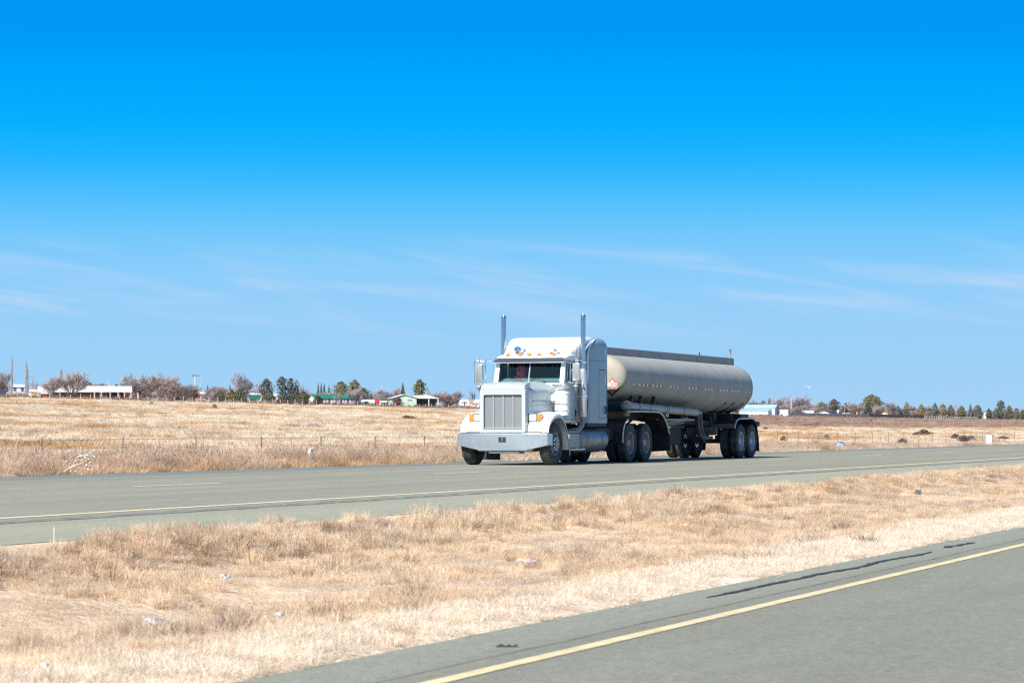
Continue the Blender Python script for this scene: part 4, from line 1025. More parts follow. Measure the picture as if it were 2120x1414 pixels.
for i in range(5200):
    x = 8 + 66 * GR.rand() ** 1.2; y = 5.68 + 1.2 * GR.rand() ** 1.3
    if y < 5.74 + .14 * mnoise.noise((x * .9, 9, 3)): continue
    if mnoise.noise((x * .6, y, 12.2)) < -.3: continue
    pts.append((x, y, ground_z(x, y) - .012)); scl.append(.5 + .45 * GR.rand())
# rank edge along the far shoulder, mostly at the left
for i in range(1500):
    x = 12 + 42 * GR.rand() ** 1.1; y = 10.2 + .95 * GR.rand()
    d = mnoise.noise((x * .5, 2, y * .6))
    if GR.rand() > (.75 + .9 * d) * (1 if x < 34 else .35): continue
    (dpts if GR.rand() < .35 else tpts).append((x, y, ground_z(x, y) - .01)); (dscl if len(dpts) > len(dscl) else tscl).append((.48 + .28 * GR.rand() + .28 * d) * (1 if x < 34 else .8))
# scattered bunches standing taller
for i in range(420):
    x = 8 + 60 * GR.rand() ** 1.3; y = 6.9 + 5 * GR.rand()
    if mnoise.noise((x * .45, y * .7, 8.8)) < -.25 and GR.rand() < .7: continue
    for k in range(int(3 + 5 * GR.rand())):
        xx, yy = x + GR.normal() * .14, y + GR.normal() * .12
        if yy < 12: tpts.append((xx, yy, ground_z(xx, yy) - .01)); tscl.append(.34 + .30 * GR.rand())
med0 = [tuft_mesh('g%d' % i, n, h, sp, ln, w, G_STRAW, 3, .6, .5, i, fl) for i, (n, h, sp, ln, w, fl) in enumerate(((30, .105, .055, .75, .0052, .2), (26, .135, .05, .65, .0052, .1), (34, .085, .07, 1.1, .005, .4), (22, .08, .11, 1.8, .005, .8)))]
med = [patch_mesh('m0', med0[:3], 6, .15, 1), patch_mesh('m1', [med0[0], med0[2], med0[3]], 6, .16, 2), patch_mesh('m2', [med0[2], med0[3]], 6, .17, 3), patch_mesh('m3', [med0[3], med0[2], med0[3]], 7, .18, 4)]
scatter('median_grass', pts, scl, med, (3, 2, 3, 3), 'short straw coloured dry grass covering the median between the two roads')
bunch = [tuft_mesh('b%d' % i, 90, .24, .09, .6, .0055, G_STRAW, 4, .5, .45, 20 + i) for i in range(3)] + [tuft_mesh('b9', 70, .20, .09, .7, .006, G_DARK, 3, .5, .5, 29)]
scatter('bunch_grass', tpts, tscl, bunch, (2, 2, 2, 2), 'taller dry bunch grass standing up from the median')
dark = [tuft_mesh('d%d' % i, 60, .13, .08, .8, .006, G_DARK, 3, .5, .5, 40 + i) for i in range(2)]
scatter('weathered_grass', dpts, dscl, dark, (1, 1), 'dark weathered grass tufts along the far edge of the median')
# far verge weeds
pts, scl = [], []; p2, s2 = [], []
CLEAR = [(124, 27.2, 29.6, -8, 75), (641, 27, 30.2, -16, 16), (1740, 27, 31.2, -16, 16), (2047, 27, 37.5, -14, 14)]   # spots left open: px column, y range, half widths
def near_clear(x, y):
    px = 1060 + FPX * (x * ST - y * CT) / (x * CT + y * ST)
    return any(y0 < y < y1 and c + a < px < c + b for c, y0, y1, a, b in CLEAR)
for i in range(21000):
    y = 27.65 + 17.5 * GR.rand() ** 1.25; u = -.27 + .53 * GR.rand() ** 1.0
    x = y * (CT + ST * u) / (ST - CT * u)
    if x > 330: continue
    if GR.rand() > min(1, 130 / x): continue
    z = ground_z(x, y) - .02
    d = mnoise.noise((x * .25, y * .4, 3.1)) + .4 * mnoise.noise((x * .9, y * .9, 1.1))
    if GR.rand() < .45 + .5 * d:
        k = .82 * min(1.0, .55 + (y - 27.6) * .12) * (1.12 if x < 100 else max(.42, 1.12 - (x - 100) * .012))
        if near_clear(x, y): continue
        if y < 38 and GR.rand() < .42 + .3 * d: pts.append((x, y, z)); scl.append(k * (.75 + .5 * GR.rand() + .25 * d))
        else: p2.append((x, y, z)); s2.append(k * (1.0 + .8 * GR.rand()))
    elif GR.rand() < .6: p2.append((x, y, z)); s2.append(.8 + .6 * GR.rand())
    if y < 28.4 and GR.rand() < .8: p2.append((x, y, z)); s2.append(.5 + .4 * GR.rand())
weeds = [weed_mesh('w%d' % i, 30, .66, G_WEED, 60 + i, .0065, .5) for i in range(5)]
scatter('roadside_weeds', pts, scl, weeds, (1, 1, 1, 1, 1), 'tall dry branching weeds along the far side of the road')
vg0 = [tuft_mesh('v%d' % i, 34, .27, .12, .65, .010, G_WEED if i else G_STRAW, 3, .5, .5, 80 + i) for i in range(3)]
vg = [patch_mesh('vp%d' % i, [vg0[i]], 5, .42, 200 + i) for i in range(3)]
scatter('verge_grass', p2, s2, vg, (2, 1, 1), 'dry grass of the verge around the wire fence')
# field
pts, scl = [], []
for i in range(32000):
    y = 42 * (300 / 42) ** (GR.rand() ** 1.0); u = -.27 + .53 * GR.rand()
    x = y * (CT + ST * u) / (ST - CT * u)
    if x > 1700: continue
    d = mnoise.noise((x * .05, y * .09, 5.1)) + .6 * mnoise.noise((x * .3, y * .3, 2.1))
    if GR.rand() > .62 + .55 * d: continue
    pts.append((x, y, ground_z(x, y) - .03)); scl.append((.55 + .5 * GR.rand() + .35 * d) * (1 + y / 300))
fg0 = [tuft_mesh('f%d' % i, 40, .26, .24, .8, .020, G_STRAW, 2, .5, .6, 100 + i) for i in range(4)] + [tuft_mesh('f8', 36, .27, .22, .8, .022, G_DARK, 2, .5, .6, 109)]
fg = [patch_mesh('fp%d' % i, [fg0[i]], 5, .8, 300 + i) for i in range(5)]
scatter('field_grass', pts, scl, fg, (4, 4, 4, 4, 2), 'pale and golden dry grass covering the open field')
# ------------------------------------------------------------------ wire fence beside the road
YF = 40.0
fence = empty('wire_fence', (ray_x(1000, YF), YF, ground_z(ray_x(1000, YF), YF)), 'long wire fence on thin metal posts between the verge and the field', 'fence')
POSTM = mat('rusty_post', (.19, .165, .15), .7, .3, .3, 8); WIREM = mat('fence_wire', (.22, .205, .195), .6, .4)
fl = fence.location
xa = ray_x(405, YF); posts = []
for k in range(-6, 48):
    x = xa + k * 4.65
    if x < ray_x(-30, YF) or x > ray_x(2150, YF): continue
    zt = .66 + .03 * mnoise.noise((x * .3, 1, 1)); zb = ground_z(x, YF) - .1; posts.append((x, zt)); ln = .05 * mnoise.noise((x, 5, 5))
    m = MB(); m.box(x - .017, x + .017, YF - .006, YF + .006, zb, zt); m.box(x - .006, x + .006, YF - .03, YF - .006, zb, zt - .01)
    for zz in (.30, .62): m.box(x - .03, x + .03, YF - .035, YF - .03, zt - zz - .01, zt - zz + .01)
    m.build('post', POSTM, fence, fl)
    m = MB(); m.tube([(x + 2.3, YF, zt - .02), (x + 2.3 + ln, YF, zt - 1.0)], .008, 5); m.build('stay', WIREM, fence, fl)
for dz in (.05, .31, .57, .83):
    m = MB(); pl_ = []
    for (x, z), (x2, z2) in zip(posts, posts[1:]):
        pl_ += [(x, YF - .01, z - dz), ((x + x2) / 2, YF - .01, (z + z2) / 2 - dz - .02)]
    m.tube(pl_, .0052, 4); m.build('wire', WIREM, fence, fl)

def thing1(mb, name, m, label, cat, loc, group=None, **k):
    """a thing that is one mesh, its origin at its base"""
    o = mb.build(name, m, None, loc, **k); o.location = loc; return tag(o, label, cat, group)

# roadside things
p = spot(641, 30.0); root = empty('marker_post', p, 'short weathered white marker post standing in the weeds before the wire fence', 'post')
m = MB(); m.loft([[(-.07, -.05, -.1), (.07, -.05, -.1), (.07, .05, -.1), (-.07, .05, -.1)], [(-.075, -.05, .4), (.075, -.05, .4), (.075, .05, .4), (-.075, .05, .4)], [(-.07, -.045, .60), (.06, -.045, .64), (.06, .045, .64), (-.07, .045, .60)]])
m.build('post', mat('weathered_white', (.55, .58, .57), .85, 0, .3, 6, bump=.3), root, bevel=.01)
root.rotation_euler = (.03, .06, -.3)
p = spot(1740, 31.0, .02); root = empty('plastic_drum', p, 'blue plastic drum lying half hidden in the verge weeds', 'drum', rz=view_yaw(1740))
m = MB(); m.lathe([(.001, -.42), (.24, -.42), (.29, -.38), (.30, -.2), (.285, -.18), (.30, -.16), (.30, .18), (.285, .2), (.30, .22), (.30, .42), (.27, .45)], (0, 0, .26), (0, 1, 0), 28)
m.build('drum_body', mat('blue_plastic', (.01, .20, .55), .35, 0, .1, 4), root, smooth=40)
m = MB(); m.lathe([(.301, -.43), (.31, -.43), (.31, -.40), (.301, -.40)], (0, 0, .26), (0, 1, 0), 28, closed=True); m.build('rim_band', mat('blue_band', (.01, .16, .45), .4), root)
m = MB(); m.lathe([(.001, -.424), (.22, -.424), (.22, -.421), (.001, -.421)], (0, 0, .26), (0, 1, 0), 26); m.cyl((-.08, -.43, .40), (-.08, -.421, .40), .04, 10); m.build('drum_lid', mat('pale_lid', (.22, .46, .62), .4, 0, .2, 5), root)
p = spot(2047, 37.5); root = empty('utility_cabinet', p, 'white utility cabinet between two dark posts by the fence', 'cabinet', rz=view_yaw(2047))
m = MB(); m.box(-.21, .21, -.15, .2, .10, .90); cb = m.build('cabinet_body', mat('cabinet_white', (.66, .74, .76), .4, 0, .06, 3), root, bevel=.015)
m = MB(); m.box(-.18, .18, -.158, -.15, .16, .85); m.build('door', mat('cabinet_door', (.70, .78, .80), .4), root); m = MB(); m.box(-.23, .23, -.17, .22, .90, .93); m.build('lid', GREYM, root)
for s in (-1, 1): m = MB(); m.box(s * .25 - .022, s * .25 + .022, -.05, .02, -.1, .96); m.build('post', POSTM, root)
p = spot(2012, 33.5); q = spot(2002, 34.5) + Vector((0, 0, .42)); m = MB(); m.cyl(p, q, .022, 8); m.lathe([(.001, -.05), (.05, 0), (.001, .05)], p + (q - p) * .1, (0, 0, 1), 10)
thing1(m, 'leaning_stake', mat('stake_white', (.62, .6, .56), .7), 'thin pale stake leaning against the round grey bush on the verge', 'stake', p)
p = spot(112, 11.2); m = MB(); m.cyl(p, p + Vector((.005, .0, .15)), .0075, 7, .006); thing1(m, 'marker_stake', mat('straw_stake', (.52, .48, .40), .7), 'small pale stake at the left edge of the far road shoulder', 'stake', p)

# fallen pale plant stalk with seed pods
p = spot(124, 27.75); root = empty('seed_stalk', p, 'fallen bleached plant stalk with round seed pods at the left road edge', 'plant')
BLE = mat('bleached_stalk', (.62, .53, .45), .8, 0, .15, 12)
Rv, Uv = Vector((ST, -CT, 0)), Vector((0, 0, 1)); sc_ = depth(124, 27.75) / FPX
def sp(px, py, dy=0): return Rv * ((px - 124) * sc_) + Uv * ((987 - py) * sc_ * 1.0 + .02) + Vector((CT, ST, 0)) * dy
m = MB(); m.tube([sp(122, 987), sp(133, 978, .02), sp(148, 969, .05), (sp(158, 964, .06)), sp(166, 963, .05)], [.022, .019, .016, .012, .006], 8)
for a, b, c in (((130, 980), (134, 968), (138, 959)), ((148, 969), (154, 958), (160, 948)), ((158, 964), (168, 961), (184, 968)), ((154, 958), (166, 950), (176, 946)), ((160, 948), (172, 944), (187, 940)), ((160, 964), (172, 958), (190, 945)), ((133, 978), (128, 968), (137, 957))):
    m.tube([sp(*a, .04), sp(*b, .06), sp(*c, .1 * random.random())], [.008, .006, .003], 5)
m.build('stem', BLE, root)
for q in ((138, 957), (163, 949), (168, 946), (174, 946), (177, 950), (181, 945), (187, 940), (194, 947), (170, 955), (165, 953), (184, 953), (185, 960), (178, 965), (184, 968), (183, 974), (171, 984), (146, 977), (155, 978), (150, 984), (190, 944), (180, 957)):
    m = MB(); a = random.random() * 6.28; ax = Vector((cos(a), sin(a), random.uniform(-.6, .8))).normalized()
    m.lathe([(.001, -.034), (.015, -.024), (.021, 0), (.014, .024), (.001, .036)], sp(*q, random.uniform(-.02, .1)), ax, 9); m.build('seed_pod', BLE, root, smooth=60)

# litter on the median and near road
def at_ground(px, py, z):
    D = FPX * (HC - z) / (py - YH); R = (px - 1060) / FPX * D
    return Vector((D * CT + R * ST, D * ST - R * CT, z))
def med_spot(px, py):
    z = -.2
    for _ in range(8):
        q = at_ground(px, py, z); z = ground_z(q.x, q.y)
    return Vector((q.x, q.y, z))
PAPER = mat('white_litter', (.50, .50, .53), .6, 0, .06, 20); PBLUE = mat('blue_print', (.07, .09, .28), .5); STONE = mat('pale_stone', (.48, .45, .42), .9, 0, .2, 20)
def crumple(loc, w, d, h, seed):
    r = np.random.RandomState(seed); m = MB(); n = 5; vs = []
    for i in range(n):
        for j in range(n): vs.append((loc.x + (i / (n - 1) - .5) * w + r.normal() * w * .04, loc.y + (j / (n - 1) - .5) * d + r.normal() * d * .04, loc.z + .035 + h * r.rand() + h * .6 * (j / (n - 1))))
    m.add(vs, [(i * n + j, (i + 1) * n + j, (i + 1) * n + j + 1, i * n + j + 1) for i in range(n - 1) for j in range(n - 1)]); return m
p = med_spot(328, 1306); root = empty('food_wrapper', p, 'crumpled white and blue wrapper lying on the median grass at left', 'litter')
m = crumple(Vector((0, 0, 0)), .10, .13, .03, 3); o = m.build('wrapper', PAPER, root, smooth=40); md = o.modifiers.new('thickness', 'SOLIDIFY'); md.thickness = .004
m = MB(); m.box(-.02, .012, -.035, .02, .068, .074); m.build('printed_panel', PBLUE, root)
for px, py, nm, lb, w in ((580, 1291, 'plastic_bottle', 'crushed clear plastic bottle beside dark grass on the left median', .06), (1095, 1097, 'flattened_bag', 'flattened whitish plastic bag lying mid median in front of the truck', .22), (466, 1240, 'paper_scrap', 'small pale paper scrap in the left half of the median', .08)):
    p = med_spot(px, py); m = crumple(p, w, w * .7, .03, px); o = thing1(m, nm, PAPER, lb, 'litter', p, smooth=40); md = o.modifiers.new('thickness', 'SOLIDIFY'); md.thickness = .006
def stone(px, py, r, lb):
    p = med_spot(px, py); m = MB(); vs = []
    for (a, h) in ((1, .02), (1.05, .35), (.8, .8), (.4, 1.0)): vs.append([(p.x + r * a * cos(k * 1.047) * (1 + .15 * mnoise.noise((k, px, a))), p.y + r * a * sin(k * 1.047), p.z + .02 + r * .9 * h) for k in range(6)])
    m.loft(vs); thing1(m, 'pebble', STONE, lb, 'stone', p, 'pale stones along the median edge', smooth=70)
stone(1090, 1266, 0.0165, 'pale pebble at the pavement edge, right one of a close pair'); stone(1077, 1272, 0.0128, 'pale pebble at the pavement edge, left one of a close pair'); stone(999, 1291, 0.0180, 'pale pebble at the grass edge left of the close pair of pebbles'); stone(781, 1315, 0.0150, 'pale pebble at the grass edge nearest the bottom left corner of the pavement')
stone(92, 1388, 0.0210, 'pale pebble in the dirt at the lower left corner'); stone(1301, 1227, 0.0150, 'pale pebble at the grass edge farthest up the near shoulder')
p = med_spot(1900, 1024); m = MB(); m.loft([[(p.x + a * .10, p.y + b * .05, p.z + .02 + c * (1 + .5 * a)) for a, b in ((-1, -1), (1, -.7), (1.1, 1), (-.8, .9))] for c in (0, .04)]); m.tube([p + Vector((-.09, 0, .05)), p + Vector((.02, .03, .075)), p + Vector((.11, .02, .04))], .018, 8); thing1(m, 'debris_lump', mat('dark_debris', (.10, .11, .13), .7), 'dark grey lump of debris in the grass of the right median', 'litter', p, bevel=.01)
p = at_ground(1049, 1339, -.25); m = MB(); d = Rv
m.loft([[p + d * a + Vector((0, 0, .006 + .012 * (k % 2))) + Vector((CT, ST, 0)) * b for b in (-.012, .014)] + [p + d * a + Vector((CT, ST, 0)) * b for b in (.016, -.014)] for k, a in enumerate((-.058, -.03, -.005, .012, .03, .058))])
thing1(m, 'tyre_scrap', BLACKP, 'black scrap of tyre rubber on the near road shoulder', 'litter', p)

# ------------------------------------------------------------------ trees and shrubs
BARK = mat('grey_bark', (.20, .155, .135), .9, 0, .2, 3); TWIG = mat('bare_twigs', (.33, .28, .27), .9, 0, .25, .8); TWIGB = mat('bluish_twigs', (.31, .29, .33), .9, 0, .25, .8)
TWIGR = mat('reddish_twigs', (.32, .23, .205), .9, 0, .25, .8); TWIGD = mat('dark_twigs', (.22, .185, .185), .9, 0, .3, .8); PBARK = mat('pine_bark', (.16, .12, .10), .9, 0, .2, 3)
def leaf(name, c): return mat(name, c, .8, 0, .42, 1.3, spec=.2, detail=5, trans=.2)
JUN = leaf('juniper_green', (.115, .125, .080)); JUNG = leaf('grey_juniper', (.155, .155, .145)); OLV = leaf('olive_pine', (.155, .15, .085)); DPN = leaf('dark_pine', (.092, .105, .088))
YEL_L = leaf('yellowing_juniper', (.24, .195, .115)); RBR = leaf('rusty_bush', (.17, .095, .075)); BRB = leaf('brown_bush', (.13, .10, .085)); GRB = leaf('grey_bush', (.15, .13, .125))

def bare_proto(seed, spread, levels=5, stems=3, t0=.12, up=.3, nsplit=3, l0=.3):
    """unit-height leafless tree, several limbs from a short trunk -> (trunk MB, crown MB, width)"""
    r = random.Random(seed); tr, cr = MB(), MB()
    def grow(p, d, ln, rd, lv):
        q = p + d * ln * .5 + Vector((r.gauss(0, .05), r.gauss(0, .05), 0)) * ln; e = q + (d + Vector((r.gauss(0, .2), r.gauss(0, .2), .05))).normalized() * ln * .5
        (tr if lv >= levels else cr).tube([p, q, e], [rd, rd * .8, rd * .62], 5 if lv >= levels else 3, False)
        if lv == 0: return
        k = nsplit + (1 if r.random() < .5 else 0)
        for i in range(k):
            a = r.random() * 6.28; s = spread * (.5 + .9 * r.random())
            nd = (d + Vector((cos(a) * s, sin(a) * s, up * (r.random() - .25)))).normalized()
            grow((e, e, q, p.lerp(q, .6))[i % 4], nd, ln * (.62 + .22 * r.random()), max(rd * .6, .0042), lv - 1)
    tr.tube([(0, 0, -.02), (0, 0, t0)], [.034, .026], 7)
    for k in range(stems):
        a = 6.28 * k / stems + r.random(); t = .2 + .75 * r.random()
        grow(Vector((0, 0, t0 * (.5 + .5 * r.random()))), Vector((cos(a) * t, sin(a) * t, 1)).normalized(), l0 * (.8 + .4 * r.random()), .018, levels)
    zs = [v[2] for v in cr.v]; k = 1 / max(zs)
    xs2 = sorted(sqrt(v[0] ** 2 + v[1] ** 2) for v in cr.v); w = 1.75 * xs2[int(len(xs2) * .96)] * k
    for M_ in (tr, cr): M_.v = [(x * k, y * k, z * k) for x, y, z in M_.v]
    return tr, cr, w
def crown_proto(seed, prof, n, size, lumps=.25, base=.06, trunk_r=.03):
    """unit-height crown of leaf clumps filling a lumpy solid of revolution; prof = (height, radius) pairs"""
    r = random.Random(seed); cr = MB()
    for i in range(n):
        while True:
            h = base + (1 - base) * r.random(); R = lerp_pts(prof, h)
            if r.random() < R / max(q[1] for q in prof) + .1: break
        a = r.random() * 6.28; lump = 1 + lumps * 2 * mnoise.noise((cos(a) * 1.6 + seed, sin(a) * 1.6, h * 5))
        rr = R * lump * (r.random() ** .42)
        p = Vector((rr * cos(a), rr * sin(a), h)); s = size * (.5 + r.random())
        nrm = (Vector((cos(a), sin(a), .5)) + Vector((r.gauss(0, .8), r.gauss(0, .8), r.gauss(0, .8)))).normalized(); u, v = frame_of(nrm)
        t_ = r.random() * 6.28; u, v = u * cos(t_) + v * sin(t_), v * cos(t_) - u * sin(t_)
        cr.add([p - u * s + v * s * .2, p - v * s * .7, p + u * s, p + v * s * .6 + u * s * .2], [(0, 1, 2, 3)])
    tr = MB(); tr.tube([(0, 0, -.03), (.01, 0, .3), (0, .01, .8)], [trunk_r, trunk_r * .8, trunk_r * .25], 7)
    for k in range(7):
        a = r.random() * 6.28; h = .15 + .09 * k; R = lerp_pts(prof, h) * .7; tr.tube([(0, 0, h), (R * cos(a), R * sin(a), h + .12)], [trunk_r * .4, trunk_r * .1], 4)
    return tr, cr, 2 * max(q[1] for q in prof)
PROTO = {}
def proto(kind, variant=0):
    key = (kind, variant)
    if key in PROTO: return PROTO[key]
    sd = hash((len(kind), variant)) % 97 + 3 * variant + len(kind)
    if kind == 'bare': res = bare_proto(sd, .55, 5, 6, .06, .1, 3, .30)
    elif kind == 'thin': res = bare_proto(sd, .45, 4, 3, .22, .35, 3, .30)
    elif kind == 'poplar':
        tr, cr, w = MB(), MB(), .13; r = random.Random(sd)
        for st in range(2 + variant):
            ox = (st - .5) * .02 * (1 + variant); top = 1 - .12 * st
            tr.tube([(ox, 0, 0), (ox * 1.2, 0, top * .5), (ox * 1.3, .0, top)], [.020, .012, .003], 5)
            for i in range(240):
                h = .1 + (top - .1) * r.random(); a = r.random() * 6.28; ln = .11 * (1 - .75 * h) * (.4 + r.random() * .8); R = ln * .38
                cr.tube([(ox, 0, h), (ox + R * .7 * cos(a), R * .7 * sin(a), h + ln * .5), (ox + R * cos(a), R * sin(a), h + ln)], [.0035, .0025, .0015], 3, False)
        res = tr, cr, w
    elif kind == 'juniper': res = crown_proto(sd, [(0, .24), (.1, .33), (.3, .40), (.55, .36), (.8, .22), (.93, .11), (1, .02)], 1500, .040, .22, .02)
    elif kind == 'column': res = crown_proto(sd, [(0, .14), (.15, .2), (.5, .2), (.8, .13), (1, .03)], 1100, .036, .3, .03)
    elif kind == 'spire': res = crown_proto(sd, [(0, .2), (.12, .30), (.4, .22), (.7, .12), (.9, .05), (1, .01)], 900, .038, .3, .05)
    elif kind == 'round': res = crown_proto(sd, [(.0, .03), (.22, .10), (.35, .42), (.6, .50), (.8, .40), (.93, .22), (1, .04)], 1150, .042, .45, .18)
    elif kind == 'pine': res = crown_proto(sd, [(.0, .03), (.15, .16), (.3, .24), (.5, .20), (.62, .26), (.8, .22), (.93, .16), (1, .04)], 620, .040, .65, .12, .03)
    elif kind == 'loose': res = crown_proto(sd, [(0, .02), (.25, .05), (.35, .36), (.5, .28), (.62, .44), (.8, .38), (.92, .26), (1, .06)], 900, .05, .6, .28, .03)
    elif kind == 'dome': res = crown_proto(sd, [(.0, .05), (.2, .55), (.45, .66), (.7, .56), (.88, .36), (1, .04)], 2600, .035, .2, .15, .04)
    elif kind == 'bush': res = crown_proto(sd, [(0, .45), (.25, .6), (.6, .52), (.85, .3), (1, .08)], 900, .07, .4, .0, .03)
    elif kind == 'tuftbush':
        tr, cr = MB(), MB(); r = random.Random(sd)
        for i in range(420):
            a = r.random() * 6.28; e = r.random(); L_ = .6 + .45 * r.random(); d = Vector((cos(a) * e * 1.1, sin(a) * e * 1.1, 1 - .55 * e)).normalized(); p_ = Vector((cos(a), sin(a), 0)) * .25 * r.random()
            q_ = p_ + d * L_; cr.tube([p_, (p_ + q_) / 2 + Vector((0, 0, .05)), q_], [.016, .012, .006], 3, False)
            for j in range(2): cr.tube([p_.lerp(q_, .55 + .2 * j), p_.lerp(q_, .75 + .15 * j) + Vector((r.gauss(0, .12), r.gauss(0, .12), .1))], [.009, .005], 3, False)
        tr.tube([(0, 0, -.05), (0, 0, .2)], [.06, .04], 6); res = tr, cr, 1.7
    tr, cr, w = res
    PROTO[key] = [tr, cr, w, {}, {}]
    return PROTO[key]

def plant(name, kind, px, ytop, ybase, wpx, y, leafm, label, cat='tree', group=None, variant=0, barkm=None, crown='crown', stem='trunk'):
    p = spot(px, y); D = depth(px, y); S = FPX / D
    h = HC + (YH - ytop) / S - p.z
    pr = proto(kind, variant); barkm = barkm or (BARK if kind in ('bare', 'thin', 'poplar', 'tuftbush') else PBARK)
    ws = (wpx / S) / pr[2]
    rz = random.random() * 6.28
    root = empty(name, p, label, cat, group, rz)
    root.scale = (ws, ws, h)
    for part, mb, mm, cache in ((stem, pr[0], barkm, pr[3]), (crown, pr[1], leafm, pr[4])):
        if mm.name not in cache:
            o = mb.build(part, mm, root, smooth=0 if part == crown else 60, fixn=False); cache[mm.name] = o.data
        else:
            o = bpy.data.objects.new(part, cache[mm.name]); COL.objects.link(o); o.parent = root
    return root
GB, GE = 'bare trees along the far edge of the field', 'evergreen trees among the distant houses'
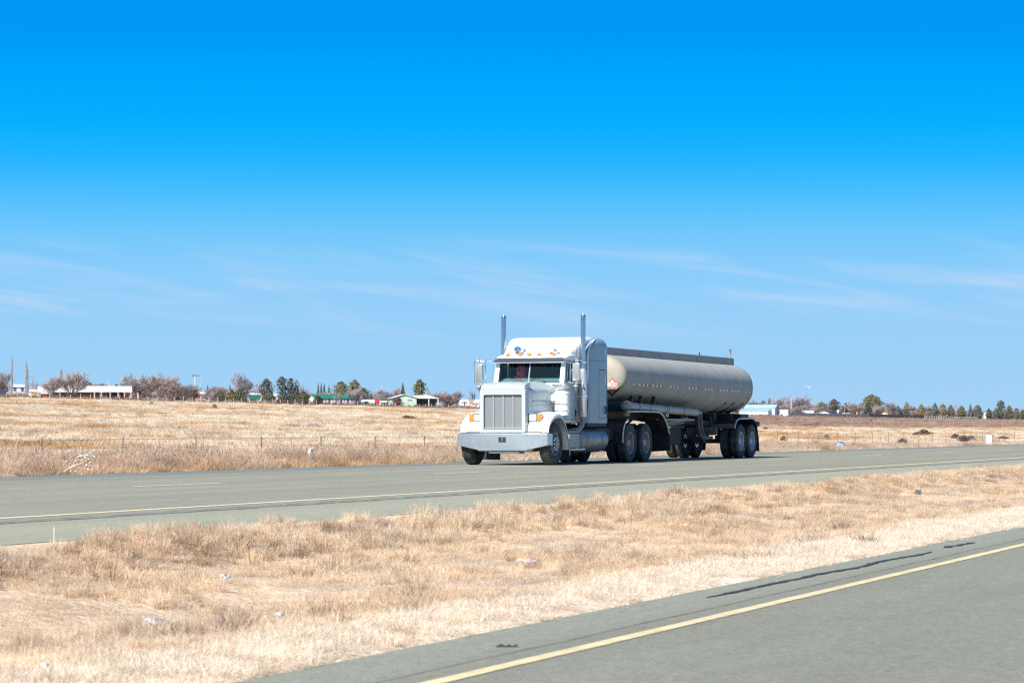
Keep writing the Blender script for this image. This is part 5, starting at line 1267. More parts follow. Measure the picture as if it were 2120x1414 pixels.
T = [
 ('bare', 6, 766, 0, 36, 420, TWIGB, 'bare tree at the left picture edge behind the cream trailer', 0),
 ('poplar', 25, 733, 0, 8, 297, TWIGR, 'tallest bare poplar, a single narrow spire beside the dark blue container', 0),
 ('poplar', 55, 748, 0, 12, 297, TWIG, 'shorter bare poplar with several stems beside the pale blue house', 1),
 ('thin', 73, 786, 0, 26, 420, TWIG, 'small bare tree behind the orange and white shed', 0),
 ('bare', 107, 776, 0, 46, 297, TWIG, 'bare tree in front of the left end of the long red house', 1),
 ('poplar', 127, 760, 0, 13, 345, TWIGR, 'thin bare spire rising behind the big round bare tree', 0),
 ('bare', 151, 766, 0, 72, 295, TWIG, 'big round bare tree covering the left half of the long red house', 0),
 ('bush', 186, 792, 0, 22, 420, RBR, 'reddish bush peeping over the white roof right of the big bare tree', 1),
 ('bush', 211, 795, 0, 26, 430, RBR, 'low reddish bush peeping over the middle of the long white roof', 0),
 ('bare', 266, 776, 0, 46, 299, TWIGB, 'bare tree at the right end of the long red house', 2),
 ('bare', 298, 768, 0, 74, 296, TWIG, 'widest bare tree of the group right of the long red house', 2),
 ('bare', 332, 775, 0, 56, 301, TWIG, 'bare tree in the middle of the dense group right of the red house', 0),
 ('bare', 358, 776, 0, 52, 306, TWIGR, 'reddish bare tree in the dense group left of the tall lamp mast', 1),
 ('bare', 381, 789, 0, 52, 294, TWIGD, 'low dark bare tree ending the dense group on its right', 2),
 ('thin', 440, 797, 0, 40, 335, TWIGD, 'dark thin bare tree behind the first green junipers', 1),
 ('bare', 506, 768, 0, 44, 345, TWIGB, 'tall bluish bare tree rising behind the junipers', 1),
 ('thin', 533, 782, 0, 18, 400, TWIGB, 'slim bare tree between the bluish bare tree and a round dark pine', 0),
 ('thin', 625, 793, 0, 20, 340, TWIGB, 'slim bare tree left of the mauve mobile home, beside the tall pines', 1),
 ('thin', 634, 796, 0, 16, 345, TWIGB, 'slimmest bare tree right above the gable of the mauve mobile home', 0),
 ('bare', 736, 801, 0, 36, 297, TWIG, 'bare tree standing before the right end of the mauve mobile home', 0),
 ('thin', 703, 807, 0, 20, 297, TWIGR, 'small bare tree in front of the middle of the mauve mobile home', 1),
 ('bare', 795, 803, 0, 38, 380, TWIGB, 'bare tree behind the red roofed shed', 2),
 ('bare', 818, 799, 0, 22, 390, TWIG, 'bare tree with dark top left of a conifer above the green barn', 1),
 ('thin', 887, 796, 0, 12, 395, TWIG, 'pale narrow bare tree behind the white roof of the green barn', 0),
 ('bare', 903, 812, 0, 44, 295, TWIGR, 'low wide bare tree hiding the right end of the green barn', 0),
 ('bare', 926, 808, 0, 40, 297, TWIG, 'bare tree in the middle of the thicket right of the green barn', 1),
 ('bare', 945, 806, 0, 24, 299, TWIGD, 'dark bare tree at the right end of the thicket beside the camper trailer', 2),
 ('thin', 979, 806, 0, 18, 298, TWIGD, 'bare tree closest to the truck grille in front of the white vehicles', 1),
 ('bare', 1613, 819, 0, 36, 345, TWIGB, 'leftmost tree of the lilac bare row behind the white container', 1),
 ('thin', 1629, 817, 0, 30, 350, TWIGB, 'lilac bare tree right behind the pale lamp pole', 0),
 ('bare', 1648, 816, 0, 38, 350, TWIGB, 'tallest lilac bare tree, just left of the wind turbine', 2),
 ('bare', 1666, 821, 0, 28, 352, TWIGB, 'lilac bare tree under the wind turbine', 0),
 ('bare', 1770, 831, 0, 34, 318, TWIG, 'bare tree right of the carport and left of a dark juniper', 1),
 ('bare', 1818, 836, 0, 26, 304, TWIG, 'bare tree before the big dome shaped pine', 2),
 ('bare', 1845, 831, 0, 22, 320, TWIGD, 'bare tree rising right of the dome shaped pine', 0),
 ('bare', 1893, 838, 0, 22, 318, TWIGD, 'dark bare tree left of the first yellowing juniper pair', 1),
 ('bare', 1921, 838, 0, 20, 325, TWIGD, 'bare tree just above the left end of the white rail fence', 2),
 ('thin', 1976, 827, 0, 16, 330, TWIGB, 'tall wispy bare tree above the middle of the white rail fence', 0),
 ('thin', 2113, 838, 0, 20, 318, TWIGB, 'bluish bare tree at the far right picture edge', 1),
 ('juniper', 456, 810, 0, 24, 291, JUN, 'leftmost green juniper at the field edge', 0),
 ('column', 478, 806, 0, 22, 293, YEL_L, 'brownish narrow juniper between two green ones', 0),
 ('juniper', 498, 803, 0, 30, 290, JUN, 'largest green juniper in front of the bluish bare tree', 1),
 ('juniper', 557, 806, 0, 28, 288, JUN, 'green juniper right of the small green roofed cottage', 2),
 ('juniper', 590, 815, 0, 26, 297, DPN, 'dark low evergreen left in the hedge under the tall pines', 0),
 ('juniper', 609, 815, 0, 26, 297, DPN, 'dark low evergreen right in the hedge under the tall pines', 1),
 ('juniper', 627, 810, 0, 32, 287, JUN, 'round green juniper in front of the gable of the mauve mobile home', 0),
 ('column', 658, 819, 0, 22, 284, JUN, 'small juniper before the corner of the mauve mobile home', 1),
 ('round', 551, 784, 0, 32, 360, DPN, 'round dark pine left of the two tall pines', 0),
 ('pine', 584, 780, 0, 22, 310, DPN, 'tallest dark pine, left of a close pair', 0),
 ('pine', 602, 783, 0, 24, 314, DPN, 'second tall pine, right of a close pair', 1),
 ('column', 613, 795, 0, 14, 316, JUNG, 'grey green narrow tree at the right side of the tall pines', 0),
 ('spire', 430, 797, 0, 9, 450, DPN, 'tiny dark conifer on the skyline left of the junipers', 0),
 ('spire', 476, 797, 0, 12, 440, DPN, 'small dark conifer on the skyline above the narrow brownish juniper', 1),
 ('spire', 659, 792, 0, 9, 370, DPN, 'left one of the slim conifers behind the mauve mobile home', 0),
 ('spire', 665, 792, 0, 9, 370, DPN, 'middle one of the slim conifers behind the mauve mobile home', 1),
 ('spire', 671, 793, 0, 10, 370, DPN, 'right one of the slim conifers behind the mauve mobile home', 0),
 ('spire', 681, 797, 0, 10, 365, DPN, 'single short conifer between the slim trio and the big olive pine', 1),
 ('round', 706, 790, 0, 38, 345, OLV, 'broad olive green pine behind the mauve mobile home', 1),
 ('loose', 734, 787, 0, 30, 335, OLV, 'tall olive pine at the right end of the mauve mobile home', 0),
 ('round', 752, 803, 0, 32, 325, JUN, 'dark green pine right of the tall olive pine, above the grey shed', 0),
 ('spire', 834, 793, 0, 18, 380, BRB, 'brownish conifer behind the left part of the green barn', 1),
 ('loose', 869, 786, 0, 26, 395, OLV, 'loose olive tree rising highest behind the green barn', 1),
 ('round', 1580, 829, 0, 16, 400, YEL_L, 'yellowish tree behind the ridge of the pale blue barn', 0),
 ('spire', 1593, 823, 0, 16, 400, YEL_L, 'yellowish conifer behind the gable end of the pale blue barn', 0),
 ('spire', 1560, 828, 0, 10, 400, DPN, 'small dark conifer between the tank trailer and the yellowish trees', 1),
 ('round', 1701, 832, 0, 30, 350, YEL_L, 'yellowish broad tree behind the left roof of the white house', 1),
 ('round', 1727, 826, 0, 26, 355, BRB, 'brownish tall tree behind the dark roof of the white house', 0),
 ('juniper', 1751, 834, 0, 20, 325, DPN, 'dark pine right of the white chimney', 2),
 ('dome', 1805, 817, 0, 52, 335, OLV, 'big dome shaped green pine, the tallest tree on the right', 0),
 ('juniper', 1797, 833, 0, 17, 300, DPN, 'dark green juniper in front of the dome shaped pine', 1),
 ('juniper', 1859, 840, 0, 18, 308, JUNG, 'grey green juniper right of the tan roofed shelter', 0),
 ('juniper', 1877, 832, 0, 16, 310, YEL_L, 'yellow topped tall juniper above the dark board fence', 1),
 ('juniper', 1873, 845, 0, 20, 305, JUNG, 'low grey juniper under the yellow topped tall one', 2),
 ('juniper', 1907, 837, 0, 20, 306, YEL_L, 'yellow green juniper at the left end of the white rail fence', 0),
 ('juniper', 1936, 834, 0, 17, 308, JUNG, 'grey juniper left of the bright yellow one above the rail fence', 1),
 ('juniper', 1952, 836, 0, 22, 310, YEL_L, 'bright yellow juniper above the left half of the rail fence', 2),
 ('juniper', 1968, 838, 0, 18, 307, JUNG, 'grey juniper right of the bright yellow one', 0),
 ('juniper', 1990, 840, 0, 22, 308, OLV, 'olive juniper above the right half of the rail fence', 1),
 ('spire', 2009, 836, 0, 15, 309, JUNG, 'pointed grey conifer above the right half of the rail fence', 0),
 ('juniper', 2024, 838, 0, 25, 305, JUNG, 'wide juniper at the right end of the rail fence', 2),
 ('column', 2047, 846, 0, 13, 306, JUN, 'small juniper in front of the white gabled house', 0),
 ('juniper', 2064, 846, 0, 26, 305, JUNG, 'wide grey juniper right of the white gabled house', 0),
 ('pine', 2072, 829, 0, 20, 312, DPN, 'tall pine rising behind the wide grey juniper', 1),
 ('juniper', 2089, 839, 0, 20, 306, OLV, 'pointed olive juniper right of the tall pine', 1),
 ('juniper', 2104, 844, 0, 16, 307, JUNG, 'grey juniper second from the right picture edge', 2),
 ('juniper', 2120, 848, 0, 20, 305, JUN, 'juniper cut by the right picture edge', 0),
]
NM = {'bare': 'bare_tree', 'thin': 'bare_tree', 'poplar': 'poplar_tree', 'juniper': 'juniper_tree', 'column': 'juniper_tree', 'spire': 'conifer_tree', 'round': 'pine_tree', 'pine': 'pine_tree', 'loose': 'pine_tree', 'dome': 'pine_tree', 'bush': 'bush'}
for kind, px, yt, yb, w, y, lm, lb, vr in T:
    plant(NM[kind], kind, px, yt, yb, w, y, lm, lb, 'bush' if kind == 'bush' else 'tree', GB if kind in ('bare', 'thin', 'poplar') else GE, vr)
SB = [
 ('bush', 823, 823, 290, 24, RBR, 'rusty round bush in front of the green barn', 0), ('bush', 742, 830, 292, 22, JUN, 'low green bush left in front of the grey roofed shed', 1), ('bush', 757, 831, 291, 20, JUN, 'low green bush right in front of the grey roofed shed', 0),
 ('tuftbush', 842, 859, None, 22, OLV, 'green spiky shrub alone in the middle of the field', 0, 869), ('tuftbush', 853, 861, None, 18, TWIGD, 'dark twiggy shrub touching the green spiky shrub in the field', 0, 869),
 ('tuftbush', 444, 836, None, 10, TWIGD, 'tiny dark shrub at the upper left of the field', 0, 846), ('bush', 313, 832, None, 12, YEL_L, 'yellow green low bush below the bare tree group', 0, 838), ('bush', 199, 831, None, 10, OLV, 'small olive bush below the porch of the red house', 1, 835),
 ('bush', 1912, 889, None, 30, BRB, 'dark brown bush left of the fence cabinet, apart from the others', 0, 901), ('bush', 1900, 894, None, 22, BRB, 'low brown bush touching the dark brown bush on its left', 1, 902),
 ('tuftbush', 1995, 900, None, 26, GRB, 'round grey bush on the verge with the stake leaning on it', 0, 916), ('tuftbush', 2010, 901, None, 20, GRB, 'second grey bush behind the round one by the leaning stake', 0, 913), ('bush', 1978, 898, None, 20, BRB, 'brown bush left of the two grey bushes', 0, 908),
 ('bush', 2076, 903, None, 26, BRB, 'dark bush right of the white fence cabinet', 1, 910), ('tuftbush', 1712, 899, None, 14, TWIGD, 'dark twiggy shrub beyond the fence left of the blue drum', 0, 907), ('tuftbush', 1769, 915, None, 16, TWIGD, 'dry shrub at the fence just right of the blue drum', 0, 928),
 ('tuftbush', 1687, 911, None, 22, TWIGR, 'dry reddish shrub at the fence midway between trailer and blue drum', 0, 926), ('bush', 1622, 903, None, 14, BRB, 'small brown bush beyond the fence close behind the trailer', 1, 912), ('bush', 1585, 884, None, 12, BRB, 'tiny brown bush in the pale grass just behind the trailer', 0, 890),
 ('tuftbush', 835, 928, None, 34, TWIG, 'pale grey tumbleweed bush on the verge left of the truck', 0, 950), ('tuftbush', 1868, 907, None, 22, GRB, 'grey green bush at the fence between the blue drum and the cabinet', 0, 922),
]
for s in SB:
    kind, px, yt, y, w, lm, lb, vr = s[:8]
    if y is None: y = y_for(px, s[8])
    plant('bush', kind, px, yt, 0, w, y, lm, lb, 'bush', 'bushes in the field and verge', vr, crown='foliage', stem='stem')

# low brush that fills the gaps between the houses, and the weeds along the field's far edge: one mass each
def joined(kind, vr, leafm, k=1.0):
    pr = proto(kind, vr); o = MB(); s_ = 1 / pr[2]
    for mb in (pr[0], pr[1]): o.add([(x * s_ * k, y * s_ * k, z) for x, y, z in mb.v], mb.f)
    me = bpy.data.meshes.new('brush'); me.from_pydata(o.v, [], o.f); me.materials.append(leafm); return me
BR = random.Random(21); pts, scl = [], []
for px0, px1, n, T0, T1, h0, h1 in ((-10, 1000, 330, 312, 440, 1.6, 4.2), (1545, 2125, 260, 312, 420, 2.2, 6.0), (995, 1550, 190, 312, 420, 2, 5), (-160, -10, 70, 312, 430, 2, 5), (380, 470, 30, 330, 420, 2.5, 4.5), (1640, 1700, 30, 322, 360, 3, 6)):
    for i in range(n):
        px, y = BR.uniform(px0, px1), BR.uniform(T0, T1)
        if any(a - 6 < px < b + 6 and y < t for a, b, t in ((0, 90, 446), (408, 434, 460), (514, 550, 420), (560, 612, 425), (950, 995, 440), (1660, 1762, 335), (858, 900, 415), (1820, 1842, 325), (2038, 2058, 336))): continue
        q = spot(px, y); pts.append((q.x, q.y, q.z - .1)); scl.append(BR.uniform(h0, h1))
scatter('distant_brush', pts, scl, [joined('bare', 0, TWIG, 1.2), joined('bare', 1, TWIGR, 1.2), joined('bare', 2, TWIGB, 1.2), joined('tuftbush', 0, TWIGD, 1.6), joined('juniper', 0, JUNG, .8)], (3, 3, 3, 3, 1.2), 'grey brown bare brush filling the gaps among the distant houses')
pts, scl = [], []
for i in range(700):
    px = BR.uniform(-10, 1000) if i < 480 else BR.uniform(1545, 2125); y = BR.uniform(283, 297); q = spot(px, y); pts.append((q.x, q.y, q.z - .05)); scl.append(BR.uniform(.3, .8) * (1.2 if i < 480 else 1))
scatter('edge_weeds', pts, scl, [joined('tuftbush', 0, mat('edge_weed_brown', (.30, .225, .18), .9, 0, .3, .8), 1.7), joined('tuftbush', 0, mat('edge_weed_red', (.27, .18, .14), .9, 0, .3, .8), 1.7)], (2, 1), 'brown dry weeds along the far edge of the field')
# ------------------------------------------------------------------ buildings at the far side of the field
def paint(name, c, **k): return mat(name, c, k.pop('rough', .7), k.pop('metal', 0), .08, 1.5, **k)
PANE = mat('window_pane', (.03, .04, .055), .1, 0, .1, 3); TRIMW = paint('white_trim', (.56, .58, .59))
WROOF = paint('white_metal_roof', (.56, .59, .61), rough=.45, dirt=(.55, .5, .46), dirt_scale=.8, dirt_lo=.55, dirt_hi=.9)
class House:
    def __init__(s, name, px, y, label, cat='house', yaw=0.0, group=None):
        p = spot(px, y); s.S = FPX / depth(px, y)
        s.root = empty(name, p - Vector((0, 0, .15)), label, cat, group, view_yaw(px) + yaw)
    def part(s, mb, name, m, parent=None, **k): return mb.build(name, m, parent or s.root, smooth=k.pop('smooth', 0), **k)
    def gable(s, w, d, hw, hr, wall, roof, axis='x', over=.35, cx=0, cy=0, z0=0, wname='wall', rname='roof'):
        a0, a1 = (-w / 2 + cx, w / 2 + cx) if axis == 'x' else (-d / 2 + cy, d / 2 + cy)
        b = d / 2 if axis == 'x' else w / 2; c0 = cy if axis == 'x' else cx
        poly = [(c0 - b, z0), (c0 + b, z0), (c0 + b, z0 + hw), (c0, z0 + hw + hr), (c0 - b, z0 + hw)]
        m = MB(); m.prism(poly, axis, a0, a1); W_ = s.part(m, wname, wall)
        k = hr / b; th = .14
        poly = [(c0 - b - over, z0 + hw - over * k + .03), (c0, z0 + hw + hr + .03), (c0 + b + over, z0 + hw - over * k + .03), (c0 + b + over, z0 + hw - over * k + .03 + th), (c0, z0 + hw + hr + .03 + th), (c0 - b - over, z0 + hw - over * k + .03 + th)]
        m = MB(); m.prism(poly, axis, a0 - over, a1 + over); R_ = s.part(m, rname, roof); return W_, R_
    def window(s, face, u, z, w, h, pos, shutters=None, frame=TRIMW):
        """face 'f' front (y=pos), 'l' left (x=pos)"""
        def bx(m, a0, a1, z0, z1, d0, d1):
            if face == 'f': m.box(a0, a1, pos - d1, pos - d0, z0, z1)
            else: m.box(pos - d1, pos - d0, a0, a1, z0, z1)
        m = MB(); t = .09
        bx(m, u - w / 2 - t, u + w / 2 + t, z - t, z, 0.003, .07); bx(m, u - w / 2 - t, u + w / 2 + t, z + h, z + h + t, .003, .07)
        bx(m, u - w / 2 - t, u - w / 2, z + .001, z + h - .001, .003, .065); bx(m, u + w / 2, u + w / 2 + t, z + .001, z + h - .001, .003, .065)
        bx(m, u - w / 2 + .001, u + w / 2 - .001, z + h / 2 - .03, z + h / 2 + .03, .03, .06)
        if shutters: bx(m, u - w / 2 - t - .42, u - w / 2 - t - .03, z - .05, z + h + .05, .003, .06); bx(m, u + w / 2 + t + .03, u + w / 2 + t + .42, z - .05, z + h + .05, .003, .06)
        f = s.part(m, 'window', frame); m = MB(); bx(m, u - w / 2 + .001, u + w / 2 - .001, z + .001, z + h - .001, .004, .025); s.part(m, 'pane', PANE, f)
    def door(s, u, w, h, pos, m_, z=0.0, face='f'):
        m = MB()
        if face == 'f': m.box(u - w / 2, u + w / 2, pos - .06, pos - .003, z, z + h)
        else: m.box(pos - .06, pos - .003, u - w / 2, u + w / 2, z, z + h)
        return s.part(m, 'door', m_)

# long dark red house with a white roof and porch posts
H = House('long_house', 176, 303, 'long low dark red house with a white roof and pale porch posts')
S = H.S; RW = paint('dark_red_wall', (.11, .035, .035)); w = 168 / S
H.gable(w, 7, 2.15, .95, RW, WROOF, over=1.3)
for px in (95 + 100, 209, 227, 243, 256, 269, 283):
    m = MB(); u = (px - 176) / S; m.box(u - .14, u + .14, -5.1, -4.85, 0, 1.55); m.box(u - .2, u + .2, -5.15, -4.8, 1.55, 1.68); H.part(m, 'porch_post', paint('porch_post_paint', (.45, .34, .30)))
for u in (-6.5, -3.2, 4.0): H.window('f', u, .8, 1.5, .9, -3.5)
H.door(6.2, 1.1, 2.0, -3.5, paint('dark_blue_door', (.03, .05, .09)))
m = MB(); m.box((226 - 176) / S, (229 - 176) / S, -.2, .2, 2.9, 3.4); H.part(m, 'chimney', TRIMW)
# sheds at the left
H = House('storage_shed', 65, 305, 'low shed with a white garage door, an orange wall and a white roof', 'shed'); S = H.S
H.gable(22 / S, 4, 1.5, .35, paint('orange_wall', (.50, .24, .09)), WROOF, over=.25)
H.door(-.55, 1.1, 1.35, -2, TRIMW); H.window('f', .95, .55, .38, .65, -2)
H = House('orange_shed', 91, 304, 'small orange shed at the left end of the long red house', 'shed'); H.gable(12 / H.S, 3, 1.2, .3, paint('orange_wall', (.5, .24, .09)), WROOF); H.door(.2, .5, 1.1, -1.5, REDM)
H = House('shipping_container', 3, 301, 'dark blue shipping container at the left picture edge', 'container'); S = H.S
BLC = paint('dark_blue_steel', (.018, .04, .10)); m = MB(); m.box(-11 / S, 11 / S, -1.2, 1.2, .1, 1.75); H.part(m, 'container_body', BLC, bevel=.03)
m = MB()
for k in range(10): m.box(-10 / S + k * 2.1 / S, -9 / S + k * 2.1 / S, -1.23, -1.2, .2, 1.65)
H.part(m, 'wall_ribs', BLC)
H = House('carport', 39, 306, 'open carport with thin teal posts right of the tall bare poplar', 'carport'); S = H.S; TEAL = paint('teal_post', (.08, .16, .18))
m = MB(); m.box(-7 / S, 7 / S, -1.5, 1.5, 1.25, 1.35); H.part(m, 'roof', TEAL)
for u in (-6, -1, 6): m = MB(); m.box(u / S - .05, u / S + .05, -1.45, -1.35, 0, 1.25); H.part(m, 'post', TEAL)
m = MB(); m.box(-4 / S, 5.5 / S, -.2, .9, 0, 1.0); H.part(m, 'stored_panel', paint('pale_panel', (.55, .60, .62)))
H = House('camper_trailer', 12, 432, 'cream camper trailer above the dark blue container', 'trailer', group='camper trailers'); S = H.S
m = MB(); m.prism([(-8 / S, .4), (6 / S, .4), (8 / S, 1.2), (6 / S, 2.5), (-7 / S, 2.5), (-8.5 / S, 1.3)], 'y', -1.2, 1.2); H.part(m, 'trailer_body', paint('cream_panel', (.66, .64, .55)), bevel=.06); H.window('f', 0, 1.4, 1.0, .5, -1.2)
m = MB(); m.lathe([(.05, -.1), (.35, -.1), (.35, .1), (.05, .1)], (0, -1.1, .35), (0, 1, 0), 14); H.part(m, 'wheel', BLACKP)
H = House('blue_house', 37, 430, 'pale blue house with a white roof between the two bare poplars'); S = H.S
PB = paint('pale_blue_wall', (.42, .50, .66)); H.gable(22 / S, 6, 2.1, .7, PB, WROOF, over=.4); H.window('f', -.9, .8, .9, 1.1, -3); H.window('f', 1.4, .8, .9, 1.1, -3); H.door(.3, .9, 1.9, -3, TRIMW)
H = House('maroon_house', 420, 445, 'maroon house with a white roof on the skyline left of the junipers'); H.gable(26 / H.S, 6, 1.7, .8, paint('maroon_wall', (.20, .07, .08)), WROOF); H.window('f', 1, .6, 1.2, .8, -3)
# small cottage, back houses
H = House('green_roof_cottage', 527, 325, 'small pale blue cottage with a dark green roof between junipers'); H.gable(19 / H.S, 4, 1.1, 1.1, paint('light_blue_wall', (.40, .52, .60)), paint('dark_green_roof', (.02, .09, .07), rough=.5), axis='x', over=.3); H.window('f', -.4, .4, .7, .5, -2)
H = House('white_trailer_home', 529, 405, 'white trailer home behind the small green roofed cottage', group='back row of white houses'); H.gable(26 / H.S, 4, 2.1, .5, TRIMW, WROOF); H.window('f', -1, .9, .9, .7, -2); H.window('f', 1.8, .9, .9, .7, -2)
H = House('white_shed', 544, 400, 'white shed right beside the white trailer home', 'shed', group='back row of white houses'); H.gable(9 / H.S, 4, 1.9, .7, TRIMW, WROOF, axis='y'); H.door(0, .7, 1.6, -2, PANE)
H = House('white_house', 569, 415, 'white house behind the green juniper and left of the tall pines', group='back row of white houses'); H.gable(15 / H.S, 5, 1.8, .7, paint('beige_wall', (.52, .44, .36)), WROOF); H.window('f', 0, .7, .9, .7, -2.5)
H = House('white_gable_house', 601, 410, 'white gabled house seen between the two tall pines', group='back row of white houses'); H.gable(11 / H.S, 6, 1.6, 1.2, TRIMW, WROOF, axis='y'); H.window('f', 0, .8, .7, .7, -3)
# mauve mobile home with green roof
H = House('mobile_home', 688, 302, 'mauve mobile home with a green roof and white shuttered windows', yaw=.42); S = H.S
MAU = paint('mauve_wall', (.36, .27, .34)); GRN = paint('green_metal_roof', (.014, .17, .125), rough=.5)
L_ = 12.2; H.gable(L_, 4.6, 2.15, .95, MAU, GRN, over=.3)
m = MB(); m.prism([(-2.28, .05), (2.28, .05), (2.28, 2.13), (0, 3.05), (-2.28, 2.13)], 'x', -L_ / 2 - .012, -L_ / 2 - .002); H.part(m, 'gable_siding', paint('pale_pink_siding', (.60, .47, .46)))
for u in (-4.0, -1.9, 1.6, 3.6): H.window('f', u, .75, .62, 1.15, -2.3, True)
H.door(-.55, .8, 1.95, -2.3, TRIMW); H.door(.35, .25, 1.9, -2.3, PANE)
m = MB(); m.box(-L_ / 2, L_ / 2, -2.36, -2.305, 0, .3); H.part(m, 'skirting', paint('mauve_skirt', (.42, .33, .42)))
# sheds
H = House('grey_roof_shed', 762, 303, 'dark open shed with a pale grey hipped roof beside the mobile home', 'shed'); S = H.S
GRR = paint('grey_metal_roof', (.40, .44, .46), rough=.45); H.gable(22 / S, 3.5, 1.15, .8, paint('dark_shed_wall', (.05, .06, .075)), GRR, over=.4)
m = MB(); m.box(-4.2, -22 / S / 2, -1.5, 1.5, 1.15, 1.28); H.part(m, 'lean_to_roof', GRR)
m = MB(); m.cyl((.4, -2.0, .7), (.4, -1.76, .7), .32, 16); H.part(m, 'dish', TRIMW)
H = House('red_roof_shed', 777, 305, 'small shed with a bright red roof', 'shed'); H.gable(13 / H.S, 3, 1.35, .75, paint('brown_shed_wall', (.16, .12, .12)), paint('red_metal_roof', (.42, .03, .045), rough=.4), over=.3); H.door(.2, .8, 1.2, -1.5, PANE)
H = House('pale_shed', 792, 306, 'low pale shed with a white roof between the red roofed shed and the green barn', 'shed'); H.gable(15 / H.S, 3, 1.4, .25, paint('tan_wall', (.46, .37, .32)), WROOF, over=.3); H.door(.3, .9, 1.2, -1.5, PANE); H.door(-.7, .5, 1.2, -1.5, TRIMW)
# green barn
H = House('green_barn', 833, 301, 'light green barn with a white roof and an open porch on its right', 'barn', yaw=.10); S = H.S; GBN = paint('light_green_wall', (.36, .50, .40))
w = 49 / S; H.gable(w, 13, 2.75, .95, GBN, WROOF, axis='y', over=.4)
H.window('f', 1.5, 2.0, 1.4, .32, -6.5); H.door(-2.3, .9, 1.9, -6.5, paint('teal_door', (.20, .36, .36)))
m = MB(); m.box(w / 2 + .41, w / 2 + 6.6, -6.2, 5.5, 2.62, 2.78); H.part(m, 'porch_roof', WROOF)
m = MB(); m.prism([(w / 2 + .42, 2.80), (w / 2 + 6.6, 2.80), (w / 2 + 4.0, 3.6), (w / 2 + .42, 3.6)], 'y', -2, 5.5); H.part(m, 'porch_upper_roof', WROOF)
m = MB(); m.box(w / 2 + .02, w / 2 + 6.4, 3.0, 3.2, 0, 2.6); H.part(m, 'porch_wall', paint('grey_green_wall', (.17, .23, .21)))
for u in (3.6, 6.3): m = MB(); m.box(w / 2 + u - .13, w / 2 + u + .13, -6.05, -5.8, 0, 2.6); H.part(m, 'porch_post', TRIMW)
H = House('blue_roof_house', 879, 408, 'house with a bright blue roof behind the green barn'); H.gable(44 / H.S, 6, 1.7, .7, paint('pale_wall', (.5, .5, .5)), paint('blue_metal_roof', (.01, .13, .42), rough=.4)); H.window('f', 2, .7, 1, .8, -3)
H = House('pink_roof_house', 972, 425, 'long house with a pale pinkish roof behind the white vehicles', group=None); H.gable(40 / H.S, 7, 1.7, 1.0, paint('pink_wall', (.42, .33, .30)), paint('pinkish_roof', (.60, .50, .45))); H.window('f', -1, .7, 1.2, .8, -3.5)
def camper(px, y, wpx, hpx, label, wallm):
    H = House('camper_trailer', px, y, label, 'trailer', group='camper trailers'); S = H.S; w, h = wpx / S, hpx / S
    m = MB(); m.prism([(-w / 2, .45), (w / 2 - .2, .45), (w / 2, 1.0), (w / 2 - .3, h), (-w / 2 + .1, h), (-w / 2 - .1, h * .6)], 'y', -1.2, 1.2); H.part(m, 'trailer_body', wallm, bevel=.08)
    H.window('f', w * .2, h * .55, .7, h * .2, -1.2); H.window('f', -w * .22, h * .55, .7, h * .2, -1.2); H.door(0, .5, h * .6, -1.2, PANE, .5)
    m = MB(); m.lathe([(.05, -.1), (.36, -.1), (.36, .1), (.05, .1)], (0, -1.15, .36), (0, 1, 0), 14); H.part(m, 'wheel', BLACKP)
camper(962, 380, 20, 13, 'white camper trailer left of the truck grille, the farther of two', TRIMW); camper(985, 320, 15, 16, 'cream camper trailer closest to the truck grille', paint('cream_panel', (.66, .64, .55)))
p = spot(434, 300); m = MB(); r_ = random.Random(3); m.loft([[(p.x + a * cos(k * .628) * 1.0, p.y + a * .7 * sin(k * .628), p.z + h + .12 * r_.random()) for k in range(10)] for a, h in ((1, -.1), (.95, .35), (.6, .6), (.15, .7))])
thing1(m, 'tarpaulin_pile', TRIMW, 'low pile under a white tarpaulin left of the first green juniper', 'pile', p, smooth=30)
# right side: pale blue barn
H = House('blue_barn', 1577, 304, 'pale blue metal barn with lean-to and dark doorway right behind the tank trailer', 'barn', yaw=-.32); S = H.S
PBL = paint('pale_blue_metal', (.33, .46, .58), rough=.5); PBR = paint('pale_blue_roof', (.28, .41, .50), rough=.5); PWL = paint('pale_metal_wall', (.50, .57, .59), rough=.5)
H.gable(13.6, 5.4, 3.3, 1.25, PWL, PBR, over=.3)
m = MB(); m.prism([(-2.68, 0), (2.68, 0), (2.68, 3.28), (0, 4.5), (-2.68, 3.28)], 'x', 6.803, 6.83); H.part(m, 'gable_wall', PBL)
m = MB(); m.box(6.832, 6.86, -.2, 2.1, 0, 3.1); H.part(m, 'doorway', PANE)
m = MB(); m.prism([(-2.72, 2.75), (-6.8, 1.95), (-6.8, 2.08), (-2.72, 2.9)], 'x', -8.0, 5.2); H.part(m, 'lean_to_roof', PBR)
m = MB(); m.box(-7.9, 5.0, -6.6, -6.5, 0, 1.93); H.part(m, 'lean_to_wall', PWL)
m = MB(); m.prism([(-2.71, 0), (-6.49, 0), (-6.49, 1.98), (-2.71, 2.72)], 'x', 5.0, 5.1); H.part(m, 'lean_to_end', PBL)
for u in (-4.5, -.8, 2.6): H.window('f', u, 2.95, 1.5, .28, -2.7)
H = House('white_container', 1623, 303, 'white metal container right of the pale blue barn', 'container'); S = H.S; m = MB(); m.box(-8.5 / S, 8.5 / S, -1.3, 1.3, .1, 3.0); cb_ = H.part(m, 'container_body', PWL, bevel=.03)
m = MB(); m.box(-8.4 / S, 8.4 / S, -1.33, -1.301, 1.65, 1.72); m.box(-8.4 / S, 8.4 / S, -1.33, -1.301, .75, .8); H.part(m, 'wall_seam', paint('blue_grey_seam', (.25, .34, .42)))
